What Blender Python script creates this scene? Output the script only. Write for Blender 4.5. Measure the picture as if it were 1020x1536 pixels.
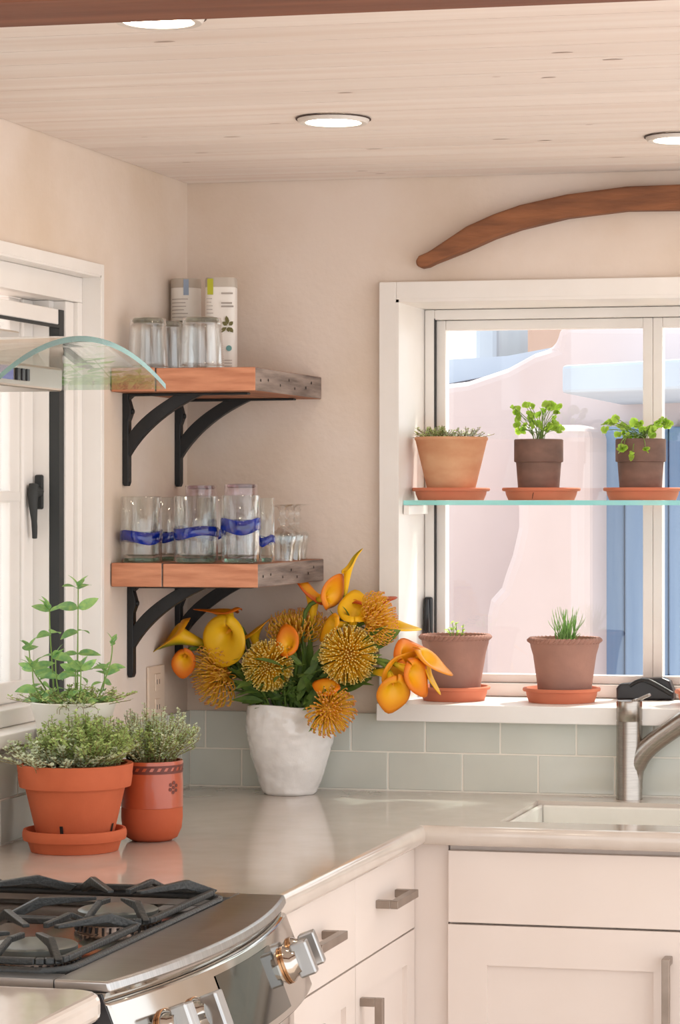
import bpy, math, random
from mathutils import Vector, Matrix, noise
R = random.Random(7)
for o in list(bpy.data.objects): bpy.data.objects.remove(o)
SC = bpy.context.scene
COL = SC.collection
PI = math.pi

# ------------------------------------------------------------------ camera
F, CX, HY = 4000.0, 740.0, 748.0          # focal length / principal point in photo pixels (1020 x 1536)
TH = math.atan2(1630 - CX, F)
sn, cs = math.sin(TH), math.cos(TH)
DC = F / 700.0
LAT = (281 - CX) / F * DC
ZC = 0.914                                # worktop height
CAM = Vector((sn * DC - cs * LAT, -(cs * DC + sn * LAT), ZC + (1178 - HY) / 700.0))
cam_d = bpy.data.cameras.new('camera')
cam = bpy.data.objects.new('camera', cam_d); COL.objects.link(cam)
cam.location = CAM
cam.rotation_euler = (PI / 2, 0, TH)
cam_d.sensor_fit = 'VERTICAL'; cam_d.sensor_height = 36.0; cam_d.sensor_width = 36.0
cam_d.lens = F * 36.0 / 1536
cam_d.shift_x = (510 - CX) / 1536
cam_d.shift_y = (HY - 768) / 1536
cam_d.clip_start = 0.05; cam_d.clip_end = 200
SC.camera = cam

# ------------------------------------------------------------------ light
SC.view_settings.view_transform = 'Standard'
SC.view_settings.look = 'None'
SC.view_settings.gamma = 1.0
SC.view_settings.use_curve_mapping = False
SC.view_settings.exposure = 0.94
world = bpy.data.worlds.new('sky'); SC.world = world
world.use_nodes = True
bg = world.node_tree.nodes['Background']
bg.inputs[0].default_value = (0.97, 0.985, 1.0, 1)
bg.inputs[1].default_value = 1.15
sun_d = bpy.data.lights.new('sun', 'SUN'); sun_d.energy = 4.0; sun_d.angle = math.radians(2.5)
sun_d.color = (1.0, 0.93, 0.83)
sun = bpy.data.objects.new('sun', sun_d); COL.objects.link(sun)
sun.rotation_euler = Vector((-0.28, -0.48, -0.83)).to_track_quat('-Z', 'Y').to_euler()

# ------------------------------------------------------------------ pixel helpers
def ray(px, py):
    l = (px - CX) / F; v = (HY - py) / F
    return Vector((-sn + cs * l, cs + sn * l, v))
def on(ax, val, px, py):
    r = ray(px, py); t = (val - CAM[ax]) / r[ax]
    return CAM + r * t
def onX(px, py, v=0.0): return on(0, v, px, py)
def onY(px, py, v=0.0): return on(1, v, px, py)
def onZ(px, py, v=ZC): return on(2, v, px, py)
def ppm(p):
    d = Vector(p) - CAM
    return F / (-sn * d.x + cs * d.y)
RIGHT = Vector((cs, sn, 0)); UP = Vector((0, 0, 1)); TOCAM = Vector((sn, -cs, 0))
def img(r, u, t): return (RIGHT * r + UP * u + TOCAM * t)

# ------------------------------------------------------------------ mesh builder
class MB:
    def __init__(s): s.v = []; s.f = []; s.m = []; s.c = None
    def add(s, vs, fs, m=0):
        b = len(s.v); s.v += [tuple(p) for p in vs]
        s.f += [tuple(i + b for i in f) for f in fs]; s.m += [m] * len(fs)
        return s
    def box(s, x0, x1, y0, y1, z0, z1, m=0):
        return s.add([(x, y, z) for z in (z0, z1) for y in (y0, y1) for x in (x0, x1)],
                     [(0, 2, 3, 1), (4, 5, 7, 6), (0, 1, 5, 4), (2, 6, 7, 3), (0, 4, 6, 2), (1, 3, 7, 5)], m)
    def bar(s, p, q, w, h, m=0, up=(0, 0, 1)):
        p, q = Vector(p), Vector(q); d = (q - p).normalized(); up = Vector(up)
        sd = d.cross(up)
        if sd.length < 1e-4: sd = d.cross(Vector((1, 0, 0)))
        sd.normalize(); u = sd.cross(d).normalized()
        vs = []
        for a in (p, q):
            for i, j in ((-1, -1), (1, -1), (1, 1), (-1, 1)): vs.append(a + sd * w / 2 * i + u * h / 2 * j)
        return s.add(vs, [(0, 1, 2, 3), (7, 6, 5, 4), (0, 4, 5, 1), (1, 5, 6, 2), (2, 6, 7, 3), (3, 7, 4, 0)], m)
    def lathe(s, prof, n=32, c=(0, 0, 0), m=0, fn=None, capend=True):
        vs = []; fs = []; k = len(prof)
        for i in range(n):
            a = 2 * PI * i / n
            for (r, z) in prof:
                p = Vector((r * math.cos(a), r * math.sin(a), z))
                if fn: p = fn(p, a)
                vs.append((c[0] + p[0], c[1] + p[1], c[2] + p[2]))
        for i in range(n):
            j = (i + 1) % n
            for q in range(k - 1): fs.append((i * k + q, j * k + q, j * k + q + 1, i * k + q + 1))
        if capend:
            if prof[0][0] > 1e-5: fs.append(tuple(i * k for i in reversed(range(n))))
            if prof[-1][0] > 1e-5: fs.append(tuple(i * k + k - 1 for i in range(n)))
        return s.add(vs, fs, m)
    def tube(s, pts, rad, n=8, m=0, cap=True, flat=1.0):
        pts = [Vector(p) for p in pts]; k = len(pts)
        if not isinstance(rad, (list, tuple)): rad = [rad] * k
        vs = []; fs = []
        t0 = (pts[1] - pts[0]).normalized()
        nrm = t0.orthogonal().normalized()
        for i in range(k):
            t = (pts[min(i + 1, k - 1)] - pts[max(i - 1, 0)]).normalized()
            nrm = (nrm - t * nrm.dot(t))
            if nrm.length < 1e-6: nrm = t.orthogonal()
            nrm.normalize(); b = t.cross(nrm)
            for j in range(n):
                a = 2 * PI * j / n
                vs.append(pts[i] + (nrm * math.cos(a) + b * math.sin(a) * flat) * rad[i])
        for i in range(k - 1):
            for j in range(n):
                l = (j + 1) % n
                fs.append((i * n + j, i * n + l, (i + 1) * n + l, (i + 1) * n + j))
        if cap:
            fs.append(tuple(reversed(range(n)))); fs.append(tuple((k - 1) * n + j for j in range(n)))
        return s.add(vs, fs, m)
    def prism(s, pts, mp, a0, a1, m=0):
        """outline pts (u,v) extruded from a0 to a1; mp(u,v,a)->xyz"""
        n = len(pts)
        vs = [mp(u, v, a0) for u, v in pts] + [mp(u, v, a1) for u, v in pts]
        fs = [tuple(reversed(range(n))), tuple(range(n, 2 * n))]
        for i in range(n):
            j = (i + 1) % n; fs.append((i, j, n + j, n + i))
        return s.add(vs, fs, m)
    def strip(s, top, bot, mp, a0, a1, m=0):
        """band between two polylines of equal length, extruded"""
        n = len(top); vs = []; fs = []
        for a in (a0, a1):
            vs += [mp(u, v, a) for u, v in top] + [mp(u, v, a) for u, v in bot]
        T = lambda i: i
        B = lambda i: n + i
        T2 = lambda i: 2 * n + i
        B2 = lambda i: 3 * n + i
        for i in range(n - 1):
            fs += [(T(i), T(i+1), B(i+1), B(i)), (T2(i+1), T2(i), B2(i), B2(i+1)),
                   (T(i+1), T(i), T2(i), T2(i+1)), (B(i), B(i+1), B2(i+1), B2(i))]
        fs += [(T(0), B(0), B2(0), T2(0)), (B(n-1), T(n-1), T2(n-1), B2(n-1))]
        return s.add(vs, fs, m)
    def mesh(s, name, mats, smooth=None):
        me = bpy.data.meshes.new(name); me.from_pydata(s.v, [], s.f)
        if not isinstance(mats, (list, tuple)): mats = [mats]
        for k in mats: me.materials.append(k)
        if len(mats) > 1: me.polygons.foreach_set('material_index', s.m)
        if s.c:
            at = me.color_attributes.new('tone', 'FLOAT_COLOR', 'POINT')
            for i, cc in enumerate(s.c): at.data[i].color = (cc[0], cc[1], cc[2], 1)
        import bmesh as _b
        bm = _b.new(); bm.from_mesh(me); _b.ops.recalc_face_normals(bm, faces=bm.faces); bm.to_mesh(me); bm.free()
        if smooth is not None:
            me.shade_smooth()
            if smooth < 179: me.set_sharp_from_angle(angle=math.radians(smooth))
        return me
    def build(s, name, mats, parent=None, smooth=None, bevel=0, seg=2, loc=None, kind=None):
        return link(name, s.mesh(name, mats, smooth), parent, bevel, seg, loc, kind)

def link(name, me, parent=None, bevel=0, seg=2, loc=None, kind=None):
    o = bpy.data.objects.new(name, me); COL.objects.link(o)
    if parent: o.parent = parent
    if loc is not None: o.location = loc
    if bevel:
        b = o.modifiers.new('bevel', 'BEVEL'); b.width = bevel; b.segments = seg; b.limit_method = 'ANGLE'; b.angle_limit = math.radians(40)
        b.harden_normals = False
    if kind: o['kind'] = kind
    return o
def tag(o, label, cat, group=None):
    o['label'] = label; o['category'] = cat
    if group: o['group'] = group
    return o
def thing(name, label, cat, loc=(0, 0, 0), rz=0, group=None):
    o = bpy.data.objects.new(name, None); COL.objects.link(o); o.empty_display_size = .03
    o.location = loc; o.rotation_euler = (0, 0, rz)
    return tag(o, label, cat, group)
def dup(root, loc, label=None, rz=None, scale=None):
    def cp(o, par):
        c = o.copy(); COL.objects.link(c); c.parent = par
        for ch in o.children: cp(ch, c)
        return c
    c = cp(root, None); c.location = loc
    if label: c['label'] = label
    if rz is not None: c.rotation_euler = (0, 0, rz)
    if scale: c.scale = scale
    return c
def bez(p0, p1, p2, p3, n=12):
    out = []
    for i in range(n + 1):
        t = i / n; a = 1 - t
        out.append(Vector(p0)*a**3 + Vector(p1)*3*a*a*t + Vector(p2)*3*a*t*t + Vector(p3)*t**3)
    return out

# ------------------------------------------------------------------ materials
def srgb(r, g, b):
    f = lambda c: (c/255/12.92) if c/255 <= .04045 else ((c/255 + .055)/1.055)**2.4
    return (f(r), f(g), f(b), 1)
def mat(name, col, rough=.5, metal=0, col2=None, scale=5, stretch=(1,1,1), detail=4, lo=.35, hi=.65, bump=0, bscale=40, bstretch=None,
        trans=0, ior=1.45, coat=0, rnd=0, island=0, spec=.5, emit=0, sss=0, attr=None, aniso=0):
    m = bpy.data.materials.new(name); m.use_nodes = True
    nt = m.node_tree; N = nt.nodes; L = nt.links; b = N['Principled BSDF']
    b.inputs['Base Color'].default_value = col
    b.inputs['Roughness'].default_value = rough; b.inputs['Metallic'].default_value = metal
    b.inputs['Transmission Weight'].default_value = trans; b.inputs['IOR'].default_value = ior
    b.inputs['Coat Weight'].default_value = coat; b.inputs['Specular IOR Level'].default_value = spec
    b.inputs['Coat Roughness'].default_value = .08
    if aniso: b.inputs['Anisotropic'].default_value = aniso
    if emit:
        b.inputs['Emission Color'].default_value = col; b.inputs['Emission Strength'].default_value = emit
    tc = N.new('ShaderNodeTexCoord')
    out = None
    if attr:
        a = N.new('ShaderNodeVertexColor'); a.layer_name = attr; out = a.outputs['Color']
    if col2:
        mp = N.new('ShaderNodeMapping'); mp.inputs['Scale'].default_value = stretch
        L.new(tc.outputs['Object'], mp.inputs['Vector'])
        nz = N.new('ShaderNodeTexNoise'); nz.inputs['Scale'].default_value = scale; nz.inputs['Detail'].default_value = detail
        L.new(mp.outputs[0], nz.inputs['Vector'])
        if rnd:
            oi = N.new('ShaderNodeObjectInfo'); ad = N.new('ShaderNodeVectorMath'); ad.operation = 'ADD'
            mu = N.new('ShaderNodeMath'); mu.operation = 'MULTIPLY'; mu.inputs[1].default_value = 37
            L.new(oi.outputs['Random'], mu.inputs[0]); L.new(mp.outputs[0], ad.inputs[0]); L.new(mu.outputs[0], ad.inputs[1])
            L.new(ad.outputs[0], nz.inputs['Vector'])
        rp = N.new('ShaderNodeValToRGB'); rp.color_ramp.elements[0].position = lo; rp.color_ramp.elements[1].position = hi
        rp.color_ramp.elements[0].color = col; rp.color_ramp.elements[1].color = col2
        L.new(nz.outputs['Fac'], rp.inputs['Fac']); out = rp.outputs['Color']
    if rnd or island:
        if out is None:
            rg = N.new('ShaderNodeRGB'); rg.outputs[0].default_value = col; out = rg.outputs[0]
        hs = N.new('ShaderNodeHueSaturation'); L.new(out, hs.inputs['Color'])
        mr = N.new('ShaderNodeMapRange'); k = rnd or island
        mr.inputs['To Min'].default_value = 1 - k; mr.inputs['To Max'].default_value = 1 + k
        if island: L.new(N.new('ShaderNodeNewGeometry').outputs['Random Per Island'], mr.inputs['Value'])
        else: L.new(N.new('ShaderNodeObjectInfo').outputs['Random'], mr.inputs['Value'])
        L.new(mr.outputs[0], hs.inputs['Value']); out = hs.outputs['Color']
    if out is not None: L.new(out, b.inputs['Base Color'])
    if bump:
        nb = N.new('ShaderNodeTexNoise'); nb.inputs['Scale'].default_value = bscale; nb.inputs['Detail'].default_value = 5
        mb = N.new('ShaderNodeMapping'); mb.inputs['Scale'].default_value = bstretch or (1, 1, 1)
        L.new(tc.outputs['Object'], mb.inputs['Vector']); L.new(mb.outputs[0], nb.inputs['Vector'])
        bp = N.new('ShaderNodeBump'); bp.inputs['Strength'].default_value = bump; bp.inputs['Distance'].default_value = .01
        L.new(nb.outputs['Fac'], bp.inputs['Height']); L.new(bp.outputs[0], b.inputs['Normal'])
    if sss:       # translucent leaves and petals
        tr = N.new('ShaderNodeBsdfTranslucent'); mx = N.new('ShaderNodeMixShader'); mx.inputs[0].default_value = sss
        if out is not None: L.new(out, tr.inputs['Color'])
        else: tr.inputs['Color'].default_value = col
        L.new(b.outputs[0], mx.inputs[1]); L.new(tr.outputs[0], mx.inputs[2])
        L.new(mx.outputs[0], N['Material Output'].inputs['Surface'])
    return m
def thin_glass(name, col, refl=.9, rough=0.0, power=4.5, base=.035, bump=0, bscale=30, bstretch=(1,1,1)):
    """a clear sheet or thin wall: light passes straight, fresnel reflection on top"""
    m = bpy.data.materials.new(name); m.use_nodes = True
    nt = m.node_tree; N = nt.nodes; L = nt.links; N.remove(N['Principled BSDF'])
    t = N.new('ShaderNodeBsdfTransparent'); t.inputs[0].default_value = col
    g = N.new('ShaderNodeBsdfGlossy'); g.inputs['Roughness'].default_value = rough; g.inputs['Color'].default_value = (refl, refl, refl, 1)
    lw = N.new('ShaderNodeLayerWeight'); lw.inputs['Blend'].default_value = .5
    pw = N.new('ShaderNodeMath'); pw.operation = 'POWER'; pw.inputs[1].default_value = power; L.new(lw.outputs['Facing'], pw.inputs[0])
    ma = N.new('ShaderNodeMath'); ma.operation = 'MULTIPLY_ADD'; ma.inputs[1].default_value = .9; ma.inputs[2].default_value = base; L.new(pw.outputs[0], ma.inputs[0])
    if bump:
        tc = N.new('ShaderNodeTexCoord'); nb = N.new('ShaderNodeTexNoise'); nb.inputs['Scale'].default_value = bscale
        mb = N.new('ShaderNodeMapping'); mb.inputs['Scale'].default_value = bstretch
        L.new(tc.outputs['Object'], mb.inputs['Vector']); L.new(mb.outputs[0], nb.inputs['Vector'])
        bp = N.new('ShaderNodeBump'); bp.inputs['Strength'].default_value = bump; bp.inputs['Distance'].default_value = .005
        L.new(nb.outputs['Fac'], bp.inputs['Height']); L.new(bp.outputs[0], g.inputs['Normal']); L.new(bp.outputs[0], lw.inputs['Normal'])
    mx = N.new('ShaderNodeMixShader'); L.new(ma.outputs[0], mx.inputs[0]); L.new(t.outputs[0], mx.inputs[1]); L.new(g.outputs[0], mx.inputs[2])
    L.new(mx.outputs[0], N['Material Output'].inputs['Surface'])
    return m
def mix_glass(name, col, fac=.5, rough=0.0, bump=0, bscale=60, bstretch=(1,1,1), ior=1.45):
    """blown glass wall: part refracting, part clear"""
    m = bpy.data.materials.new(name); m.use_nodes = True
    nt = m.node_tree; N = nt.nodes; L = nt.links; b = N['Principled BSDF']
    b.inputs['Base Color'].default_value = col; b.inputs['Transmission Weight'].default_value = 1; b.inputs['Roughness'].default_value = rough
    b.inputs['IOR'].default_value = ior
    t = N.new('ShaderNodeBsdfTransparent'); t.inputs[0].default_value = col
    mx = N.new('ShaderNodeMixShader'); mx.inputs[0].default_value = fac
    L.new(t.outputs[0], mx.inputs[1]); L.new(b.outputs[0], mx.inputs[2]); L.new(mx.outputs[0], N['Material Output'].inputs['Surface'])
    if bump:
        tc = N.new('ShaderNodeTexCoord'); nb = N.new('ShaderNodeTexNoise'); nb.inputs['Scale'].default_value = bscale
        mb = N.new('ShaderNodeMapping'); mb.inputs['Scale'].default_value = bstretch
        L.new(tc.outputs['Object'], mb.inputs['Vector']); L.new(mb.outputs[0], nb.inputs['Vector'])
        bp = N.new('ShaderNodeBump'); bp.inputs['Strength'].default_value = bump; bp.inputs['Distance'].default_value = .005
        L.new(nb.outputs['Fac'], bp.inputs['Height']); L.new(bp.outputs[0], b.inputs['Normal'])
    return m
PLASTER = mat('plaster', srgb(226,212,201), .9, col2=srgb(206,185,163), scale=2.2, detail=7, lo=.38, hi=.72, bump=.12, bscale=60)
PINE = mat('whitewashed_pine', srgb(238,229,223), .5, col2=srgb(227,212,203), scale=3, stretch=(.35,9,9), detail=6, lo=.35, hi=.75, rnd=.03, bump=.03, bscale=8, bstretch=(.5,14,14))
KNOT = mat('pine_knot', srgb(188,168,158), .6)
BEAM = mat('beam_wood', srgb(128,82,62), .6, col2=srgb(98,60,46), scale=4, stretch=(.4,6,6), detail=6, bump=.1, bscale=20)
WHITE = mat('white_paint', srgb(236,232,228), .35, col2=srgb(231,226,221), scale=6, bump=.02, bscale=60)
CABINET = mat('cabinet_paint', srgb(230,218,210), .38, col2=srgb(226,213,204), scale=3, bump=.015, bscale=90)
STONE = mat('quartz', srgb(208,197,187), .1, col2=srgb(201,189,178), scale=14, detail=8, spec=.6, coat=.3)
TILE = mat('tile_glaze', srgb(212,213,203), .12, col2=srgb(204,206,196), scale=6, rnd=.03, coat=.6, bump=.03, bscale=9)
GROUT = mat('grout', srgb(236,230,218), .9, bump=.05, bscale=200)
IRON = mat('black_iron', srgb(42,43,44), .5, metal=.3, bump=.12, bscale=120)
BLACK = mat('black_plastic', srgb(38,38,42), .3)
GASKET = mat('dark_gasket', srgb(48,50,50), .6)
STEEL = mat('brushed_steel', srgb(182,180,178), .28, metal=1, col2=srgb(168,166,165), scale=8, stretch=(1,40,1), bump=.02, bscale=30, bstretch=(1,60,60), aniso=.4)
HANDLE = mat('handle_nickel', srgb(165,152,142), .32, metal=1, col2=srgb(150,138,128), scale=20)
HOODST = mat('hood_steel', srgb(186,178,170), .32, metal=1, col2=srgb(176,168,160), scale=4)
NICKEL = mat('faucet_nickel', srgb(172,164,156), .26, metal=1, col2=srgb(160,152,144), scale=30, stretch=(1,1,20), aniso=.5)
CHROME = mat('polished_steel', srgb(190,186,180), .09, metal=1, col2=srgb(182,178,172), scale=4)
COPPERY = mat('brass_ring', srgb(205,160,120), .2, metal=1)
CASTIRON = mat('grate_iron', srgb(52,54,54), .38, metal=.2, bump=.2, bscale=200)
BURNERCAP = mat('burner_cap', srgb(120,124,120), .35, metal=.4, col2=srgb(104,108,104), scale=10)
WELL = mat('cooktop_steel', srgb(170,150,135), .22, metal=1, col2=srgb(150,130,118), scale=6)
TERRA = mat('terracotta', srgb(198,100,62), .75, col2=srgb(184,88,52), scale=7, detail=5, bump=.08, bscale=60)
TERRAG = mat('terracotta_glazed', srgb(186,88,54), .28, col2=srgb(168,74,44), scale=5, detail=4, coat=.5, bump=.04, bscale=30)
TERRAM = mat('terracotta_bare', srgb(190,92,54), .7, col2=srgb(176,80,46), scale=7, bump=.05, bscale=60)
DARKPAINT = mat('dark_slip', srgb(104,48,36), .45)
BUFF = mat('buff_clay', srgb(214,166,128), .85, col2=srgb(196,134,96), scale=9, stretch=(1,1,2), detail=5, bump=.08, bscale=50)
CLAYD = mat('dark_clay', srgb(128,98,86), .85, col2=srgb(102,80,72), scale=14, stretch=(1,1,2), detail=6, bump=.1, bscale=50)
CLAYM = mat('mauve_clay', srgb(168,124,108), .85, col2=srgb(148,110,98), scale=10, detail=5, bump=.1, bscale=60)
SAUCER = mat('saucer_clay', srgb(210,128,96), .75, col2=srgb(196,112,82), scale=7, bump=.05, bscale=60)
CERAMIC = mat('white_ceramic', srgb(236,232,229), .16, col2=srgb(230,226,223), scale=7, coat=.5, bump=.3, bscale=28)
POTWHITE = mat('white_glazed_pot', srgb(232,226,216), .4, col2=srgb(224,216,204), scale=5, bump=.05, bscale=30)
SOIL = mat('soil', srgb(70,52,42), .95, col2=srgb(50,38,32), scale=60, bump=.6, bscale=120)
ENDG = mat('end_grain', srgb(212,148,114), .7, col2=srgb(172,108,78), scale=9, stretch=(1.2,1,9), detail=8, lo=.3, hi=.75, bump=.15, bscale=30, bstretch=(1,1,5))
WEATH = mat('weathered_edge', srgb(150,134,124), .8, col2=srgb(100,86,80), scale=9, stretch=(4,.6,7), detail=7, bump=.3, bscale=30, bstretch=(4,.7,8))
PLANKT = mat('reclaimed_face', srgb(176,118,86), .75, col2=srgb(140,94,72), scale=6, stretch=(8,.8,1), detail=6, bump=.2, bscale=20, bstretch=(8,1,1))
YOKEW = mat('yoke_wood', srgb(150,96,62), .6, col2=srgb(98,60,40), scale=8, stretch=(.8,4,5), detail=7, lo=.3, hi=.72, bump=.25, bscale=26, bstretch=(1,4,5))
NAIL = mat('nail_hole', srgb(36,26,22), .9)
WGLASS = thin_glass('window_glass', (.97,.985,.985,1))
SHELFG = mix_glass('shelf_glass', (.86,.97,.965,1), .35, ior=1.5)
SHELFEDGE = mat('glass_edge_skylit', srgb(168,240,236), .15, trans=.5, ior=1.2, col2=srgb(196,248,244), scale=6)  # teal glass edge, its colour lightened to hold the glow of the sky
HOODG = thin_glass('hood_glass', (.92,.965,.95,1), 1.0, power=3.4, base=.035)
HOODEDGE = mat('hood_glass_edge', srgb(92,140,126), .15, col2=srgb(70,104,96), scale=5, trans=.3)
CLEAR = thin_glass('clear_glass', (.972,.985,.98,1), 1.0, power=2.2, base=.06, bump=.35, bscale=40, bstretch=(2,2,.35))
RIBBED = thin_glass('ribbed_glass', (.975,.98,.975,1), 1.0, power=2.0, base=.07)
GREENB = mix_glass('green_glass', (.45,.72,.62,1), .6, bump=.4, bscale=40)
PINKG = thin_glass('pink_glass', (.94,.9,.92,1), 1.0, power=2.2, base=.06, bump=.3, bscale=40)
GREYB = mix_glass('grey_glass', (.62,.66,.60,1), .6)
PINKB = mix_glass('pink_base_glass', (.80,.70,.74,1), .6)
BLUEG = mat('cobalt_glass', srgb(14,44,150), .08, col2=srgb(8,24,96), scale=24, stretch=(1,1,2), trans=.1, coat=.6)
PAPER = mat('carton_paper', srgb(238,233,226), .55, col2=srgb(233,227,220), scale=8)
PAPERLID = mat('carton_lid', srgb(196,186,174), .5, col2=srgb(186,176,164), scale=12)
INK = mat('printed_ink', srgb(176,166,158), .7)
TAGBLUE = mat('blue_tag', srgb(150,166,190), .5)
TAGGREEN = mat('green_tag', srgb(180,180,40), .5)
INKLEAF = mat('printed_leaf', srgb(112,106,62), .6)
INKBROWN = mat('printed_flower', srgb(150,104,84), .6)
INKTEAL = mat('printed_seal', srgb(110,160,160), .6)
THYME = mat('thyme_leaf', srgb(178,196,124), .6, island=.35, sss=.3)
THYMEP = mat('thyme_pale', srgb(210,219,188), .6, island=.3, sss=.35)
WOODYSTEM = mat('woody_stem', srgb(136,120,78), .7)
MINT = mat('mint_leaf', srgb(160,194,112), .5, col2=srgb(116,164,104), scale=60, rnd=.2, sss=.4, bump=.2, bscale=200)
PARSLEY = mat('parsley_leaf', srgb(190,222,96), .5, rnd=.18, sss=.5)
CHIVE = mat('chive_blade', srgb(150,190,110), .5, island=.25, sss=.4)
GREENSTEM = mat('green_stem', srgb(112,140,62), .5)
FLEAF = mat('flower_leaf', srgb(116,144,64), .5, col2=srgb(84,112,50), scale=30, rnd=.25, sss=.25)
FSTEM = mat('flower_stem', srgb(112,138,60), .45, col2=srgb(90,116,50), scale=20)
CALLA = mat('calla_petal', srgb(250,190,30), .42, attr='tone', sss=.18, bump=.04, bscale=120)
SPADIX = mat('spadix', srgb(240,170,40), .6)
STYLE = mat('pincushion_style', srgb(250,190,40), .5, attr='tone', sss=.45)
PCORE = mat('pincushion_core', srgb(236,182,54), .7, col2=srgb(206,150,44), scale=60)
LAMPON = mat('lamp_lens', srgb(255,240,216), .5, emit=22)
LAMPRIM = mat('lamp_trim', srgb(214,208,202), .4)
LAMPDARK = mat('lamp_shadow_gap', srgb(70,52,46), .7)
SINKW = mat('sink_composite', srgb(232,228,220), .25, col2=srgb(226,222,214), scale=20, coat=.3)
OUTLETM = mat('outlet_plastic', srgb(226,206,186), .4)
FLOORM = mat('floor_wood', srgb(188,172,158), .45, col2=srgb(170,152,136), scale=3, stretch=(8,.6,1), bump=.05, bscale=10)
ADOBE = mat('adobe', srgb(196,184,186), .95, col2=srgb(186,174,176), scale=1.5, detail=6, bump=.1, bscale=8)
ADOBED = mat('adobe_darker', srgb(214,188,182), .95, col2=srgb(204,178,172), scale=1.5, bump=.1, bscale=8)
FASCIA = mat('painted_fascia', srgb(170,184,200), .6, col2=srgb(160,174,192), scale=3)
BLUEDOOR = mat('blue_boards', srgb(112,142,178), .6, col2=srgb(96,128,168), scale=3, stretch=(12,1,.5), detail=5)
BROWNB = mat('brown_stucco', srgb(172,150,140), .9, col2=srgb(160,138,128), scale=2)
GRAVEL = mat('gravel', srgb(214,198,186), .95, col2=srgb(196,180,168), scale=30)
DISPLAY = mat('display', srgb(60,60,100), .2, emit=.6)
PANELGLASS = mat('panel_black_glass', srgb(92,92,86), .06, metal=.85)

# ------------------------------------------------------------------ structure
ZCEIL = 2.203
XR, YN = 2.5, -3.9                     # room shell cut short, right and ahead of camera, to admit sky light
# back wall window opening
WX0, WX1, WZ0, WZ1 = 0.467, 1.480, 1.062, 1.946
mb = MB()
mb.box(-.25, WX0, 0, .25, 0, ZCEIL + .1).box(WX1, XR, 0, .25, 0, ZCEIL + .1)
mb.box(WX0, WX1, 0, .25, 0, WZ0).box(WX0, WX1, 0, .25, WZ1, ZCEIL + .1)
wall_back = mb.build('wall_back', PLASTER, kind='structure')
VY0, VY1, VZ0, VZ1 = -1.44, -.54, 1.10, 1.962       # left wall window opening
mb = MB()
mb.box(-.25, 0, VY1, 0, 0, ZCEIL + .1).box(-.25, 0, YN, VY0, 0, ZCEIL + .1)
mb.box(-.25, 0, VY0, VY1, 0, VZ0).box(-.25, 0, VY0, VY1, VZ1, ZCEIL + .1)
wall_left = mb.build('wall_left', PLASTER, kind='structure')
floor = MB().box(-.25, 3.6, -7, .25, -.1, 0).build('floor', FLOORM, kind='structure')
ceil = MB().box(-.25, XR, YN, .25, ZCEIL + .018, ZCEIL + .12).build('ceiling', PINE, kind='structure')
# ceiling boards, one object each
pm = MB().box(0, XR, 0, .1158, 0, .018).mesh('plank', PINE)
y = -.1185
while y > YN:
    p = link('plank', pm, ceil, 0, 1, (0.002, y, ZCEIL)); y -= .1185
# knots in the boards
km = MB().add([(.022*math.cos(a)*(1+.2*math.sin(3*a)), .006*math.sin(a), 0) for a in [2*PI*i/12 for i in range(12)]], [tuple(range(12))]).mesh('knot', KNOT)
rk = random.Random(3)
for i in range(26):
    k = link('knot', km, ceil, 0, 2, (rk.uniform(.1, 1.6), rk.uniform(-1.75, -.08), ZCEIL - .0006)); s = rk.uniform(.3, .8); k.scale = (s, s, 1)
# ceiling beam close to the camera
ybeam = onZ(100, 38.5, ZCEIL - .11).y
beam = MB().box(.002, XR, ybeam - .16, ybeam, ZCEIL - .11, ZCEIL - .001).build('ceiling_beam', BEAM, bevel=.006)
tag(beam, 'dark brown wooden beam running across under the pale board ceiling', 'beam')

# tiles: two courses on each wall, each tile its own piece
def tile_run(parent, axis, joints, z0, z1, gap=.0035, dep=.007):
    for a, b in zip(joints[:-1], joints[1:]):
        w = b - a - gap
        if w < .01: continue
        if axis == 'x': me = MB().box(0, w, -dep, 0, 0, z1 - z0).mesh('tile', TILE); loc = (a + gap / 2, -.0015, z0)
        else: me = MB().box(0, dep, 0, w, 0, z1 - z0).mesh('tile', TILE); loc = (.0015, a + gap / 2, z0)
        link('tile', me, parent, .0012, 1, loc)
TW = .1612; TZ = [ZC + .001, ZC + .0815, ZC + .162]
lo = [.0075] + [.124 + i * TW for i in range(14)]
up = [.0075] + [.0435 + i * TW for i in range(14)]
tile_run(wall_back, 'x', lo, TZ[0] + .002, TZ[1] - .0015)
tile_run(wall_back, 'x', up, TZ[1] + .0015, TZ[2])
ll = [-.0015 - .06 - i * TW for i in range(12)][::-1] + [-.0015]
lu = [-.0015 - .14 - i * TW for i in range(12)][::-1] + [-.0015]
tile_run(wall_left, 'y', ll, TZ[0] + .002, TZ[1] - .0015)
tile_run(wall_left, 'y', lu, TZ[1] + .0015, TZ[2])
MB().box(.002, 2.3, -.0074, -.0002, ZC - .02, TZ[2] - .001).build('grout', GROUT, wall_back)
MB().box(.0002, .0074, -1.49, -.002, ZC - .02, TZ[2] - .001).build('grout', GROUT, wall_left)

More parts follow.
